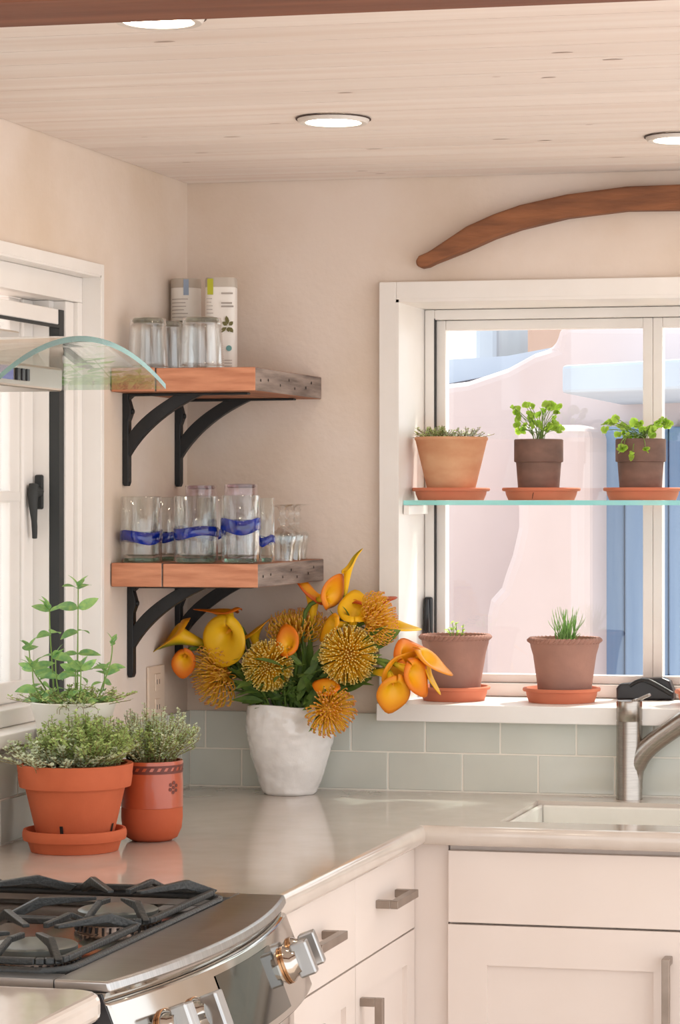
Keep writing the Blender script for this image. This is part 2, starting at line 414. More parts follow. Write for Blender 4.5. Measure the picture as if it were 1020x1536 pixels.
# --- window in the back wall
w1 = bpy.data.objects.new('window_1', None); COL.objects.link(w1); w1['kind'] = 'structure'
CW = .037; CT = .02
SZ = 1.100                                           # sill top
MB().box(WX0 - CW, WX0, -CT, -.0005, SZ, WZ1 + CW).build('casing', WHITE, w1, bevel=.0015)
MB().box(WX1, WX1 + CW, -CT, -.0005, SZ, WZ1 + CW).build('casing', WHITE, w1, bevel=.0015)
MB().box(WX0, WX1, -CT, -.0005, WZ1, WZ1 + CW).build('casing', WHITE, w1, bevel=.0015)
MB().box(WX0 - .001, WX0 + .006, -.0203, .25, SZ, WZ1).build('jamb', WHITE, w1)
MB().box(WX1 - .006, WX1 + .001, -.0203, .25, SZ, WZ1).build('jamb', WHITE, w1)
MB().box(WX0, WX1, -.0203, .25, WZ1 - .006, WZ1 + .001).build('jamb', WHITE, w1)
MB().box(WX0 - CW + .002, WX1 + CW, -.05, .0, SZ - .036, SZ).box(WX0 + .001, WX1 - .001, 0, .235, SZ - .036, SZ).build('window_sill', WHITE, w1, bevel=.002)
FY = .20                                              # frame plane
xa, xb = WX0 + .006, WX1 - .006; za, zb = SZ, WZ1 - .006
def frame(parent, name, x0, x1, z0, z1, y0, y1, t, m, tb=None, tt=None, bevel=.002):
    tb = tb or t; tt = tt or t
    for q in ((x0, x0 + t, z0, z1), (x1 - t, x1, z0, z1), (x0 + t, x1 - t, z0, z0 + tb), (x0 + t, x1 - t, z1 - tt, z1)):
        MB().box(q[0], q[1], y0, y1, q[2], q[3]).build(name, m, parent, bevel=bevel)
frame(w1, 'window_frame', xa + .001, xb - .001, za + .001, zb - .001, FY, FY + .05, .022, WHITE, tb=.028)
MID = .974
for (x0, x1) in ((xa + .024, MID - .0002), (MID + .0002, xb - .024)):
    frame(w1, 'sash', x0, x1, za + .03, zb - .024, FY + .012, FY + .045, .021, WHITE, tb=.018)
    MB().box(x0 + .018, x1 - .018, FY + .026, FY + .030, za + .046, zb - .040).build('window_pane', WGLASS, w1)
# thin dark gasket line around frame
MB().box(xa + .0225, xa + .0245, FY - .0005, FY + .02, za + .03, zb - .02).build('gasket', GASKET, w1)
# latch on the left of the frame
lp = onY(628, 930, FY - .014)
MB().box(-.009, .009, -.006, .006, -.055, .05).build('latch_plate', BLACK, w1, bevel=.004, loc=(xa + .012, FY - .008, lp.z))
MB().tube([(0, 0, -.03), (0, -.012, -.02), (0, -.014, .02), (0, -.01, .045)], [.006, .007, .006, .004], 8).build('latch_lever', BLACK, w1, smooth=60, loc=(xa + .012, FY - .012, lp.z))
# crank operator beside the mullion
cpA = onY(926, 1048, FY - .02); cpB = onY(1012, 1048, FY - .02)
cw = cpB.x - cpA.x
op = MB().prism([(0, 0), (cw, 0), (cw, .018), (cw * .93, .042), (cw * .8, .048), (cw * .42, .046), (cw * .25, .036), (cw * .06, .034), (0, .024)],
                lambda u, v, a: (u, a, v), -.035, 0).build('crank_operator', BLACK, w1, bevel=.004, loc=(cpA.x, FY - .001, SZ + .0005))
MB().tube(bez((cw * .25, -.04, .030), (cw * .5, -.045, .055), (cw * .6, -.045, .04), (cw * .98, -.04, .014), 12), [.004] * 6 + [.006] * 7, 8).build('crank_handle', IRON, op, smooth=60)

# --- window in the left wall (seen at a steep angle)
w2 = bpy.data.objects.new('window_2', None); COL.objects.link(w2); w2['kind'] = 'structure'
MB().box(.0005, .012, VY1, VY1 + .014, 1.112, VZ1 + .022).build('casing', WHITE, w2, bevel=.001)
MB().box(.0005, .012, VY0 - .014, VY0, 1.112, VZ1 + .022).build('casing', WHITE, w2, bevel=.001)
MB().box(.0005, .012, VY0, VY1, VZ1, VZ1 + .022).build('casing', WHITE, w2, bevel=.001)
MB().box(-.25, .011, VY1 - .004, VY1 + .001, 1.112, VZ1).build('jamb', WHITE, w2)
MB().box(-.25, .011, VY0 - .001, VY0 + .004, 1.112, VZ1).build('jamb', WHITE, w2)
MB().box(-.25, .011, VY0, VY1, VZ1 - .004, VZ1 + .001).build('jamb', WHITE, w2)
MB().box(-.2, 0, VY0 + .001, VY1 - .001, 1.088, 1.112).box(0, .022, VY0 - .02, VY1 + .02, 1.088, 1.112).build('window_sill', WHITE, w2, bevel=.002)
FX = -.026
yf = VY1 - .0045
hz = onX(50, 440, FX).z
MB().box(-.10, FX, VY0 + .005, yf, hz, VZ1 - .0045).build('window_frame', WHITE, w2, bevel=.001)            # head board
y117 = onX(117, 700, FX).y; y100 = onX(99, 700, FX - .008).y; y83 = onX(83, 700, FX - .02).y
MB().box(-.10, FX, y117, yf, 1.113, hz - .0005).build('window_frame', WHITE, w2, bevel=.001)
MB().box(-.10, FX - .008, y100, y117 - .0005, 1.113, hz - .0005).build('window_frame', WHITE, w2, bevel=.002)
MB().box(FX - .032, FX - .012, y83 + .0005, y100 - .0005, 1.113, hz - .019).build('screen_channel', GASKET, w2)
MB().box(-.06, FX - .014, VY0 + .02, y100 - .002, hz - .048, hz - .018).build('screen_housing', WHITE, w2, bevel=.002)
MB().box(-.045, FX - .012, VY0 + .02, y83, hz - .054, hz - .0485).build('gasket', GASKET, w2)
# sash with handle
XS = onY(51, 800, y83).x
y17 = onX(19, 800, XS).y; y33 = onX(35, 800, XS).y
MB().box(XS - .03, FX - .033, y83 - .0005, y100, 1.145, hz - .001).build('inner_jamb', WHITE, w2)
MB().box(XS - .03, XS, y33, y83 - .001, 1.165, hz - .001).build('sash_stile', WHITE, w2, bevel=.004)
MB().box(XS - .03, XS - .006, y17, y33 - .0005, 1.165, hz - .001).build('sash_bead', WHITE, w2, bevel=.003)
MB().box(XS - .03, XS + .001, VY0 + .03, y83 - .002, 1.145, 1.185).build('sash_rail', WHITE, w2, bevel=.004)
mz = onX(0, 745, XS).z
MB().box(XS - .028, XS - .004, VY0 + .03, y33 - .001, mz - .011, mz + .011).build('muntin', WHITE, w2, bevel=.004)
MB().box(XS - .018, XS - .015, VY0 + .03, y17 + .001, 1.18, hz - .05).build('window_pane', WGLASS, w2)
hx_ = onY(60, 735, y83).x; hzz = onY(60, 738, y83).z
hd = MB().box(-.009, .009, -.007, 0, -.033, .033).build('handle_plate', GASKET, w2, bevel=.006, loc=(hx_, y83 - .0006, hzz))
MB().tube([(0, -.004, .0), (0, -.028, 0)], .010, 10).tube(bez((0, -.03, .014), (0, -.042, -.02), (.004, -.034, -.05), (0, -.026, -.088), 10), [.010, .011, .011, .010, .009, .008, .007, .006, .006, .0055, .005], 8).build('window_handle', GASKET, hd, smooth=60)
MB().box(-.10, FX - .01, VY0 + .01, y83 - .001, 1.1125, 1.144).build('window_frame', WHITE, w2, bevel=.003)
# --- place outside
MB().box(-30, 30, .26, 30, -.35, -.3).build('ground_outside', GRAVEL, kind='structure')
MB().box(-30, -.26, -12, .25, -.35, -.3).build('ground_side', GRAVEL, kind='structure')
YH = 3.2
def ypts(pts, Y): return [(onY(a, b, Y).x, onY(a, b, Y).z) for a, b in pts]
mpY = lambda u, v, a: (u, a, v)
hs = thing('adobe_house', 'pale pink adobe house with rounded parapet across the yard', 'house', (onY(800, 900, YH).x, YH, -.3))
L0 = Vector(hs.location)
loc2 = lambda pts, Y: [(p[0] - L0.x, p[1] - L0.z) for p in ypts(pts, Y)]
MB().prism(loc2([(420, 578), (650, 578), (700, 572), (760, 552), (800, 530), (832, 520), (838, 492), (850, 484), (900, 486), (1300, 486), (1300, 1400), (420, 1400)], YH),
           mpY, 0, 2.0).build('wall', ADOBE, hs, bevel=.05, seg=3)
MB().prism(loc2([(795, 640), (797, 790), (788, 830), (778, 858), (772, 878), (756, 896), (751, 920), (748, 1400), (905, 1400), (905, 640)], YH - .12),
           mpY, -.35, -.001).build('buttress', ADOBE, hs, bevel=.04, seg=3)
MB().prism(loc2([(843, 548), (1300, 522), (1300, 575), (843, 590)], YH - 1.0), mpY, -1.0, -.02).build('fascia', FASCIA, hs, bevel=.01)
MB().prism(loc2([(660, 540), (760, 534), (830, 521), (830, 545), (660, 578)], YH + .4), mpY, .4, .6).build('parapet_cap', FASCIA, hs)
for i in range(9):
    a = 906 + i * 33
    MB().prism(loc2([(a, 640), (a + 31, 640), (a + 31, 1400), (a, 1400)], YH - .05), mpY, -.06 - .015 * (i % 2), -.002).build('blue_board', BLUEDOOR, hs, bevel=.006)
fh = thing('far_house', 'brown and white stuccoed far house behind the adobe parapet', 'house', (onY(760, 900, 9).x, 9, -.3))
L0 = Vector(fh.location)
MB().prism(loc2([(790, 440), (850, 440), (850, 1300), (790, 1300)], 9), mpY, 0, 2).build('tower', BROWNB, fh, bevel=.03)
MB().prism(loc2([(700, 470), (735, 470), (735, 1300), (700, 1300)], 9), mpY, .2, 1.6).build('tower', FASCIA, fh, bevel=.03)
MB().prism(loc2([(860, 476), (1250, 460), (1250, 1300), (860, 1300)], 9), mpY, .1, 2).build('wall', ADOBE, fh, bevel=.03)
gw = MB().box(-3.4, -3.1, -8, 4, -.35, 1.25).build('garden_wall', ADOBE, bevel=.06)
tag(gw, 'low pink adobe garden wall outside the side window', 'wall')

# ------------------------------------------------------------------ cabinets and worktop
XE, YE = .672, -.585                       # worktop front edges
RY1, RY0 = -1.505, -2.266                  # range, far and near side
CTK = .036
SX0, SX1, SY0, SY1 = .790, 1.42, -.475, -.115     # sink opening
counter = thing('worktop', 'L-shaped beige stone worktop with rounded edge and sink cutout', 'worktop', (.3, -.3, ZC - CTK))
def cbuild(boxes):
    m_ = MB()
    for q in boxes: m_.box(q[0] - .3, q[1] - .3, q[2] + .3, q[3] + .3, 0, CTK)
    return m_
RB = .016
body = cbuild([(.0085, XE - RB, RY1 + .002, YE + RB), (.0085, SX0, YE + RB, -.0095), (SX1, 2.25, YE + RB, -.0095), (SX0, SX1, YE + RB, SY0), (SX0, SX1, SY1, -.0095)])
body.build('slab', STONE, counter)
# rounded nosing along the two inner edges
def nose(p, q, out):
    p, q, out = Vector(p), Vector(q), Vector(out); m_ = MB(); n = 10
    vs = []
    for a in (p, q):
        for i in range(n + 1):
            t = -PI / 2 + PI * i / n
            e = 2 / 2.6
            cx_, sz_ = math.copysign(abs(math.cos(t)) ** e, 1), math.copysign(abs(math.sin(t)) ** e, math.sin(t))
            vs.append(a + out * RB * cx_ + Vector((0, 0, CTK / 2 + CTK / 2 * sz_)))
    k = n + 1; fs = [(i, i + 1, k + i + 1, k + i) for i in range(n)] + [tuple(range(k)), tuple(reversed(range(k, 2 * k))), (0, k, 2 * k - 1, k - 1)]
    return m_.add(vs, fs)
ox, oy = .3, -.3
nose((XE - RB - ox, RY1 + .002 - oy, 0), (XE - RB - ox, YE + RB - oy, 0), (1, 0, 0)).build('nosing', STONE, counter, smooth=70)
nose((XE - RB - ox, YE + RB - oy, 0), (2.25 - ox, YE + RB - oy, 0), (0, -1, 0)).build('nosing', STONE, counter, smooth=70)
c2 = thing('worktop', 'short beige stone worktop with rounded corner beside the range', 'worktop', (.3, -2.6, ZC - CTK))
pts = []
xq, yq, rq = .688, RY0 - .012, .045
for i in range(7):
    a = PI / 2 * i / 6; pts.append((xq - rq + rq * math.sin(a) - .3, yq - rq + rq * math.cos(a) + 2.6))
pts += [(xq - .3, -3.2 + 2.6), (.009 - .3, -3.2 + 2.6), (.009 - .3, yq + 2.6)]
MB().prism(pts, lambda u, v, a: (u, v, a), 0, CTK).build('slab', STONE, c2, bevel=.012, seg=4)

def bar_handle(parent, p, q, out, w=.0145, so=.034):
    """square bar pull with two posts; p,q on the face, out = outward unit"""
    p, q, out = Vector(p), Vector(q), Vector(out)
    m_ = MB(); d = (q - p).normalized()
    m_.bar(p + out * so, q + out * so, w, w, up=out)
    for e, sgn in ((p, 1), (q, -1)): m_.bar(e + d * sgn * w / 2, e + d * sgn * w / 2 + out * (so - w / 2), w, w, up=d)
    return m_.build('handle', HANDLE, parent, bevel=.001)
def panel_door(parent, name, org, u, v, out, W, H, th=.02, rail=.058, inset=.009, shaker=True):
    """slab or shaker front at org (lower corner), spanned by u (width) and v (height)"""
    org, u, v, out = Vector(org), Vector(u), Vector(v), Vector(out); m_ = MB()
    def bx(a0, a1, b0, b1, t0, t1):
        vs = [org + u * a + v * b + out * t for t in (t0, t1) for b in (b0, b1) for a in (a0, a1)]
        m_.add(vs, [(0, 2, 3, 1), (4, 5, 7, 6), (0, 1, 5, 4), (2, 6, 7, 3), (0, 4, 6, 2), (1, 3, 7, 5)])
    if shaker:
        bx(0, rail, 0, H, 0, th); bx(W - rail, W, 0, H, 0, th); bx(rail, W - rail, 0, rail, 0, th); bx(rail, W - rail, H - rail, H, 0, th)
        d = m_.build(name, CABINET, parent)
        m_ = MB(); bx(rail - .001, W - rail + .001, rail - .001, H - rail + .001, 0, th - inset); m_.build('panel', CABINET, d)
        return d
    bx(0, W, 0, H, 0, th); return m_.build(name, CABINET, parent, bevel=.0012)
XF = XE - .032; YFc = YE + .032            # front faces of doors (outer)
zt = ZC - CTK
# left run cabinet (drawers + doors), two columns
y533 = onX(534, 1400, XF).y; y448 = RY1 + .006
yfar = onX(623, 1330, XF).y
zd0 = onX(623, 1393, XF).z                # drawer bottom gap
labels = ('white base cabinet with square pull drawer between range and corner unit', 'white base cabinet in the worktop corner with drawer over shaker door')
for (ya, yb, lab) in ((y448, y533, labels[0]), (y533, yfar, labels[1])):
    cb = thing('base_cabinet', lab, 'cabinet', (.01, (ya + yb) / 2, 0), group='left run base cabinets')
    o0 = Vector(cb.location)
    w = yb - ya
    MB().box(.0, XF - .0215 - o0.x, -w / 2 + .0005, w / 2 - .0005, .1, zt - .0005).box(.0, XF - .08, -w / 2 + .001, w / 2 - .001, 0.0, .1).build('body', CABINET, cb)
    fx = XF - .021 - o0.x
    d = panel_door(cb, 'drawer_front', (fx, -w / 2 + .0015, zd0 + .003), (0, 1, 0), (0, 0, 1), (1, 0, 0), w - .003, zt - .006 - zd0 - .003, shaker=False)
    zc_ = (zd0 + zt) / 2 + .006
    bar_handle(d, (fx + .02, -.075, zc_), (fx + .02, .075, zc_), (1, 0, 0))
    dr = panel_door(cb, 'door', (fx, -w / 2 + .0015, .105), (0, 1, 0), (0, 0, 1), (1, 0, 0), w - .003, zd0 - .105)
    hy = -w / 2 + .035 if ya > -1.2 else -w / 2 + .035
    bar_handle(dr, (fx + .02, hy, zd0 - .06), (fx + .02, hy, zd0 - .22), (1, 0, 0))
# corner filler post
x670 = onY(671, 1400, YFc).x
fl = MB().box(XF - .018 - XF, x670 - .002 - XF, 0, .012, .1, zt - .001).build('corner_filler', CABINET, loc=(XF, YFc + .016, 0))
tag(fl, 'narrow pale filler strip in the inner corner between the cabinets', 'filler strip')
# sink cabinet
sc = thing('sink_cabinet', 'white sink base cabinet with false drawer front and shaker door', 'cabinet', (x670, YFc, 0))
sw = .42
zs = onY(850, 1391, YFc).z
MB().box(0.0005, .82, .0215, .06, .1, zt - .0005).box(.0005, .82, .06, .53, .1, .6).box(.001, .82, .08, .53, 0, .1).build('body', CABINET, sc)
panel_door(sc, 'drawer_front', (.0015, .02, zs + .002), (1, 0, 0), (0, 0, 1), (0, -1, 0), .80, zt - .012 - zs - .002, shaker=False)
xh = onY(1003, 1480, YFc).x - x670
dw = xh + .045
for k in range(2):
    dr = panel_door(sc, 'door', (.0015 + k * (dw + .003), .02, .105), (1, 0, 0), (0, 0, 1), (0, -1, 0), dw, zs - .002 - .105, rail=.075)
    hx = xh if k == 0 else dw + .003 + .045
    zh = onY(1003, 1438, YFc - .03).z
    bar_handle(dr, (hx, 0, zh), (hx, 0, zh - .2), (0, -1, 0))
# the stretch of cabinet to the right of the sink, outside the picture's edge, carries the worktop
rc = MB().box(x670 + 2 * dw + .012, 2.25, YFc, -.02, 0, zt - .0005).build('base_cabinet', CABINET)
tag(rc, 'white base cabinet at the right end of the sink run', 'cabinet')
nc = MB().box(.01, .66, -3.19, RY0 - .012, 0, zt - .0005).build('base_cabinet', CABINET)
tag(nc, 'white base cabinet under the short worktop beside the range', 'cabinet')

# sink basin
sk = thing('sink', 'white rectangular undermount sink set in the stone worktop', 'sink', ((SX0 + SX1) / 2, (SY0 + SY1) / 2, ZC - .19))
hw, hd_ = (SX1 - SX0) / 2, (SY1 - SY0) / 2
m_ = MB()
e = .0015
zt_ = .19 - .008
m_.box(-hw + e, -hw + .012, -hd_ + e, hd_ - e, 0, zt_).box(hw - .012, hw - e, -hd_ + e, hd_ - e, 0, zt_)
m_.box(-hw + .012, hw - .012, -hd_ + e, -hd_ + .012, 0, zt_).box(-hw + .012, hw - .012, hd_ - .012, hd_ - e, 0, zt_).box(-hw + .012, hw - .012, -hd_ + .012, hd_ - .012, 0, .012)
m_.build('basin', SINKW, sk, bevel=.004)
MB().lathe([(.0, .004), (.03, .004), (.042, .001), (.042, 0)], 24, (0, 0, .013)).build('drain', STEEL, sk, smooth=40)

# faucet
fp = onZ(944, 1196, ZC); fp.y = -.058; fp.x = onY(944, 1196, -.058).x
fsc = ppm(fp)
fc = thing('faucet', 'brushed nickel single-lever faucet with slanted spout behind the sink', 'faucet', (fp.x, fp.y, ZC))
rb_ = 19.5 / fsc
H1 = (1196 - 1078) / fsc; H2 = (1196 - 1048) / fsc
MB().lathe([(rb_ * 1.02, 0), (rb_ * 1.02, .003), (rb_, .005), (rb_, H1 - .001)], 32).build('body', NICKEL, fc, smooth=50)
MB().lathe([(rb_ * .97, H1 - .001), (rb_ * .97, H1 + .001), (rb_, H1 + .002), (rb_, H2 - .003), (rb_ * .96, H2), (0, H2)], 32).build('cap', NICKEL, fc, smooth=50)
sd = Vector((1, -.12, 0)).normalized()
P = lambda px, py: sd * ((px - 944) / fsc) + UP * ((1196 - py) / fsc)
MB().tube(bez(P(950, 1180) , P(950, 1125), P(965, 1120), P(1050, 1062), 14), [rb_ * .72] * 4 + [rb_ * .8] * 4 + [rb_ * .78] * 7, 20).build('spout', NICKEL, fc, smooth=50)
MB().tube([P(1050, 1062), P(1050, 1062) + (P(1052, 1061) - P(1050, 1062)).normalized() * .06], rb_ * .84, 20).build('spray_head', NICKEL, fc, smooth=50)
MB().bar(P(950, 1050), P(976, 1038), .014, .006).bar(P(944, 1052), P(956, 1046), .02, .006).build('lever', NICKEL, fc, bevel=.001)

# outlet on the left wall
op_ = onX(231, 1042)
ot = thing('outlet', 'cream electrical outlet on the wall beneath the lower shelf', 'outlet', (0.0005, op_.y, op_.z))
MB().box(0, .006, -.048, .048, -.06, .06).build('cover_plate', OUTLETM, ot, bevel=.002)
for k in (-1, 1):
    g = MB().box(.006, .009, -.016, .016, k * .026 - .018, k * .026 + .018).build('socket', OUTLETM, ot, bevel=.002)
    MB().box(.009, .0095, -.008, -.006, k * .026 - .004, k * .026 + .006).box(.009, .0095, .006, .008, k * .026 - .004, k * .026 + .006).build('slot', NAIL, g)

# ------------------------------------------------------------------ range
rg = thing('gas_range', 'stainless slide-in gas range with bowed control panel and black grates', 'range', (.03, (RY0 + RY1) / 2, 0))
ro = Vector(rg.location)
ZR = ZC + .006
front = [onZ(a, b, ZR) for a, b in ((424, 1346), (388, 1377), (317.6, 1422), (259, 1448), (182, 1477))]
ys = [p.y for p in front]; xs_ = [p.x for p in front]
yM = (RY0 + RY1) / 2; hwR = (RY1 - RY0) / 2 - .002
bow = .043
xend = .682
def fx_(t): return xend + bow * (1 - t * t)      # t in -1..1 along Y
NB = 16
# cooktop slab (stainless) with bowed front, as a strip
def bowed(z0, z1, off0, off1, xback, name, m, bevel=0, smooth=None):
    mm = MB(); vs = []; fs = []
    for i in range(NB + 1):
        t = -1 + 2 * i / NB; y_ = t * hwR
        vs += [(xback - ro.x, y_, z0), (fx_(t) + off0 - ro.x, y_, z0), (fx_(t) + off1 - ro.x, y_, z1), (xback - ro.x, y_, z1)]
    for i in range(NB):
        for q in range(4): fs.append((i*4+q, i*4+(q+1) % 4, (i+1)*4+(q+1) % 4, (i+1)*4+q))
    fs += [(3, 2, 1, 0), tuple(NB*4+q for q in range(4))]
    return mm.add(vs, fs).build(name, m, rg, smooth=smooth, bevel=bevel)
# cooktop with an opening for the well
wx0, wx1 = .06, .605
WYa, WYb = -.338, .335
mm = MB()
zt0, zt1 = ZR - .014, ZR
mm.box(.0, wx0 - ro.x, -hwR, hwR, zt0, zt1)
mm.box(wx0 - ro.x, wx1 - ro.x, -hwR, WYa, zt0, zt1).box(wx0 - ro.x, wx1 - ro.x, WYb, hwR, zt0, zt1)
mm.build('cooktop_rim', STEEL, rg)
bowed(zt0, zt1, .0, -.004, wx1, 'cooktop_front', STEEL, bevel=.003, smooth=30)
bowed(ZR - .026, ZR - .0145, -.010, -.006, .5, 'reveal', CHROME, smooth=30)
PB, PH = .042, .112
# control panel: slopes outwards going down
bowed(ZR - .026 - PH, ZR - .0265, PB, -.002, .5, 'control_panel', CHROME, bevel=.004, smooth=30)
MB().box(wx0 - ro.x, wx1 - ro.x, WYa, WYb, ZR - .026, ZR - .020).build('burner_well', WELL, rg)
# grate tray edge
def loop(x0, x1, y0, y1, r, z, n=5):
    out = []
    for cx_, cy_, a0 in ((x1 - r, y1 - r, 0), (x0 + r, y1 - r, PI/2), (x0 + r, y0 + r, PI), (x1 - r, y0 + r, 3*PI/2)):
        for i in range(n + 1):
            a = a0 + PI/2 * i / n; out.append((cx_ + r*math.cos(a), cy_ + r*math.sin(a), z))
    return out
lpz = loop(wx0 - ro.x + .004, wx1 - ro.x - .004, WYa + .004, WYb - .004, .04, ZR + .001)
MB().tube(lpz + [lpz[0]], .006, 6).build('well_rim', CASTIRON, rg, smooth=60)
# oven body and door
MB().box(.0, .60, -hwR + .004, hwR - .004, .05, ZR - .03).build('oven_body', BLACK, rg)
bowed(.17, ZR - .03 - PH - .012, .012, .012, .55, 'oven_door', CHROME, smooth=30)
hb = [(fx_(-.96 + 1.92 * i / 14) + .06 - ro.x, (-.96 + 1.92 * i / 14) * hwR, ZR - .205) for i in range(15)]
MB().tube(hb, .013, 10).tube([hb[0], Vector(hb[0]) + Vector((-.055, 0, 0))], .01, 8).tube([hb[-1], Vector(hb[-1]) + Vector((-.055, 0, 0))], .01, 8).build('oven_handle', CHROME, rg, smooth=60)
x1_ = fx_(-1) - ro.x
MB().prism([(.57, ZR - .016), (x1_ - .012, ZR - .016), (x1_ + .012, ZR - .075), (x1_ + PB - .012, ZR - .026 - PH), (x1_ - .02, .2), (.57, .2)], lambda u, v, a: (u, a, v), -hwR - .0035, -hwR - .0005).build('end_panel', BLACK, rg)
# control panel frame of reference
def panel_pt(t, v, out=0):
    """t along the bow, v 0 top..1 bottom of the panel"""
    x = fx_(t) - .002 + (PB + .002) * v; z = ZR - .0265 - PH * v
    n = Vector((PH, 0, PB + .002)).normalized()
    slope = -2 * bow * t / hwR
    nh = Vector((1, -slope, 0)).normalized()
    n = Vector((nh.x * n.x, nh.y * n.x, n.z)).normalized()
    return Vector((x - ro.x, t * hwR, z)) + n * out, n
def knob(t, v=.47):
    p, n = panel_pt(t, v); q = n.to_track_quat('Z', 'Y').to_matrix().to_4x4(); M4 = Matrix.Translation(p) @ q
    def tr(mb_): mb_.v = [tuple(M4 @ Vector(a)) for a in mb_.v]; return mb_
    k = tr(MB().lathe([(.027, 0.0005), (.027, .006), (.022, .012), (.020, .022), (0, .022)], 24)).build('knob', CHROME, rg, smooth=40)
    tr(MB().lathe([(.0285, .0003), (.0285, .004), (.0272, .0045), (.0272, .0003)], 24, capend=False)).build('knob_ring', COPPERY, k, smooth=40)
    # grip bar aligned with the slope of the panel
    tr(MB().box(-.012, .012, -.026, .026, .016, .042)).build('grip', STEEL, k, bevel=.003)
for t in (.80, .58, -.50, -.72): knob(t)
pa = [panel_pt(-.26 + .68 * i / 8, .12, .0012)[0] for i in range(9)]; pb = [panel_pt(-.26 + .68 * i / 8, .9, .0012)[0] for i in range(9)]
MB().add(pa + pb, [(i, i + 1, 9 + i + 1, 9 + i) for i in range(8)]).build('display_panel', PANELGLASS, rg, smooth=60)
# burners and grates
bx = [(.502, -1.757), (.502, -2.075), (.235, -1.757), (.235, -2.075)]
for (X, Y) in bx:
    b = MB().lathe([(.062, 0), (.060, .012), (.045, .014), (.045, .020), (0, .020)], 40).build('burner', WELL, rg, smooth=40, loc=(X - ro.x, Y - ro.y, ZR - .0195))
    MB().lathe([(.0, .0205), (.056, .0205), (.0585, .024), (.0585, .029), (.055, .031), (.045, .0315), (0, .032)], 40).build('burner_cap', BURNERCAP, b, smooth=40)
    tm = MB()
    for i in range(36):
        a = 2*PI*i/36; tm.bar((.0615*math.cos(a), .0615*math.sin(a), .002), (.0615*math.cos(a), .0615*math.sin(a), .011), .003, .003)
    tm.build('burner_slots', BLACK, b, kind='stuff')
def grate(x0, x1, y0, y1, cen):
    m_ = MB(); z = ZR + .012; zh = ZR + .034; w = .010
    lp_ = loop(x0, x1, y0, y1, .03, z, 4)
    for a, b in zip(lp_, lp_[1:] + lp_[:1]): m_.bar(a, b, w, .009)
    g = m_.build('grate', CASTIRON, rg, bevel=.002)
    for (cx_, cy_) in cen:
        for sx, sy in ((1, 1), (1, -1), (-1, 1), (-1, -1)):
            ex = min(max(cx_ + sx * .128, x0), x1); ey = y1 - .006 if sy > 0 else y0 + .006
            e_ = Vector((ex, ey, z)); c_ = Vector((cx_, cy_, zh))
            d = Vector((cx_ - ex, cy_ - ey, 0))
            k = e_ + d * .26; k.z = zh
            en = e_ + d * .78; en.z = zh - .004
            top = [(0, .002), (.30, zh - z + .002), (.80, zh - z - .003)]; bot = [(.06, -.006), (.34, zh - z - .011), (.80, zh - z - .008)]
            u = d; sdv = Vector((-d.y, d.x, 0)).normalized()
            MB().strip(top, bot, lambda uu, vv, a, e_=e_, u=u, sdv=sdv: e_ + u * uu + Vector((0, 0, vv)) + sdv * a, -.005, .005).build('grate_finger', CASTIRON, g, bevel=.0015)
        for sy in (1, -1):
            ey = y1 if sy > 0 else y0
            MB().bar((cx_, ey, z + .002), (cx_, ey - sy * .05, zh - .004), .008, .008).bar((cx_, ey - sy * .05, zh - .004), (cx_, cy_ + sy * .04, zh - .005), .008, .008).build('grate_finger', CASTIRON, g, bevel=.0015)
gx0, gx1 = wx0 - ro.x + .016, wx1 - ro.x - .016
grate(gx0, gx1, -.002 + .005, WYb - .014, [(X - ro.x, Y - ro.y) for X, Y in bx if Y > -1.9])
grate(gx0, gx1, WYa + .014, -.002 - .009, [(X - ro.x, Y - ro.y) for X, Y in bx if Y < -1.9])

# ------------------------------------------------------------------ hood
hY, hH = -1.815, .306
hd = thing('range_hood', 'stainless range hood with arched glass canopy above the range', 'hood', (.0, hY, 1.69))
hx = .487
def arcz(t): return .008 + .055 * (1 - t * t)
vs = []; fs = []; NA = 28
XS = [0.004, .12, .24, .36, 1.0]
def edge_x(t): return hx
tk = .008
gm = MB()
rows = []
for i in range(NA + 1):
    t = -1.22 + 2.22 * i / NA
    for (q, z) in ((.004, 0), (edge_x(t), 0), (edge_x(t), tk), (.004, tk)):
        vs.append((q, t * hH, arcz(t) + z))
for i in range(NA):
    a, b = i * 4, i * 4 + 4
    fs += [(a, a+1, b+1, b), (a+1, a+2, b+2, b+1), (a+2, a+3, b+3, b+2), (a+3, a, b, b+3)]
fs += [(0, 1, 2, 3), (NA*4, NA*4+1, NA*4+2, NA*4+3)]
gm.add(vs, fs); gm.m = [1 if (i < NA * 4 and i % 4 == 1) else 0 for i in range(len(fs))]
gm.build('glass_canopy', [HOODG, HOODEDGE], hd, smooth=30)
hb_ = MB().box(.003, .335, -.262, .262, .004, .040).build('body', HOODST, hd, bevel=.004)
dy_ = onX(9, 548, .335).y - hY
MB().box(.3352, .3362, dy_ - .04, dy_ + .025, .014, .034).build('display', DISPLAY, hb_)
for k in range(3): MB().box(.3352, .339, dy_ + .036 + k * .018, dy_ + .046 + k * .018, .014, .032).build('button', BLACK, hb_, bevel=.001)
MB().lathe([(.0, 0), (.03, 0), (.03, .003), (0, .003)], 24, (.27, -.1, .0008)).build('hood_lamp', LAMPON, hb_)
MB().box(.003, .29, -.20, .20, .074, .094).build('top_box', HOODST, hd, bevel=.003)
MB().box(.003, .22, -.13, .13, .094, ZCEIL - 1.69 - .002).build('chimney', STEEL, hd, bevel=.002)

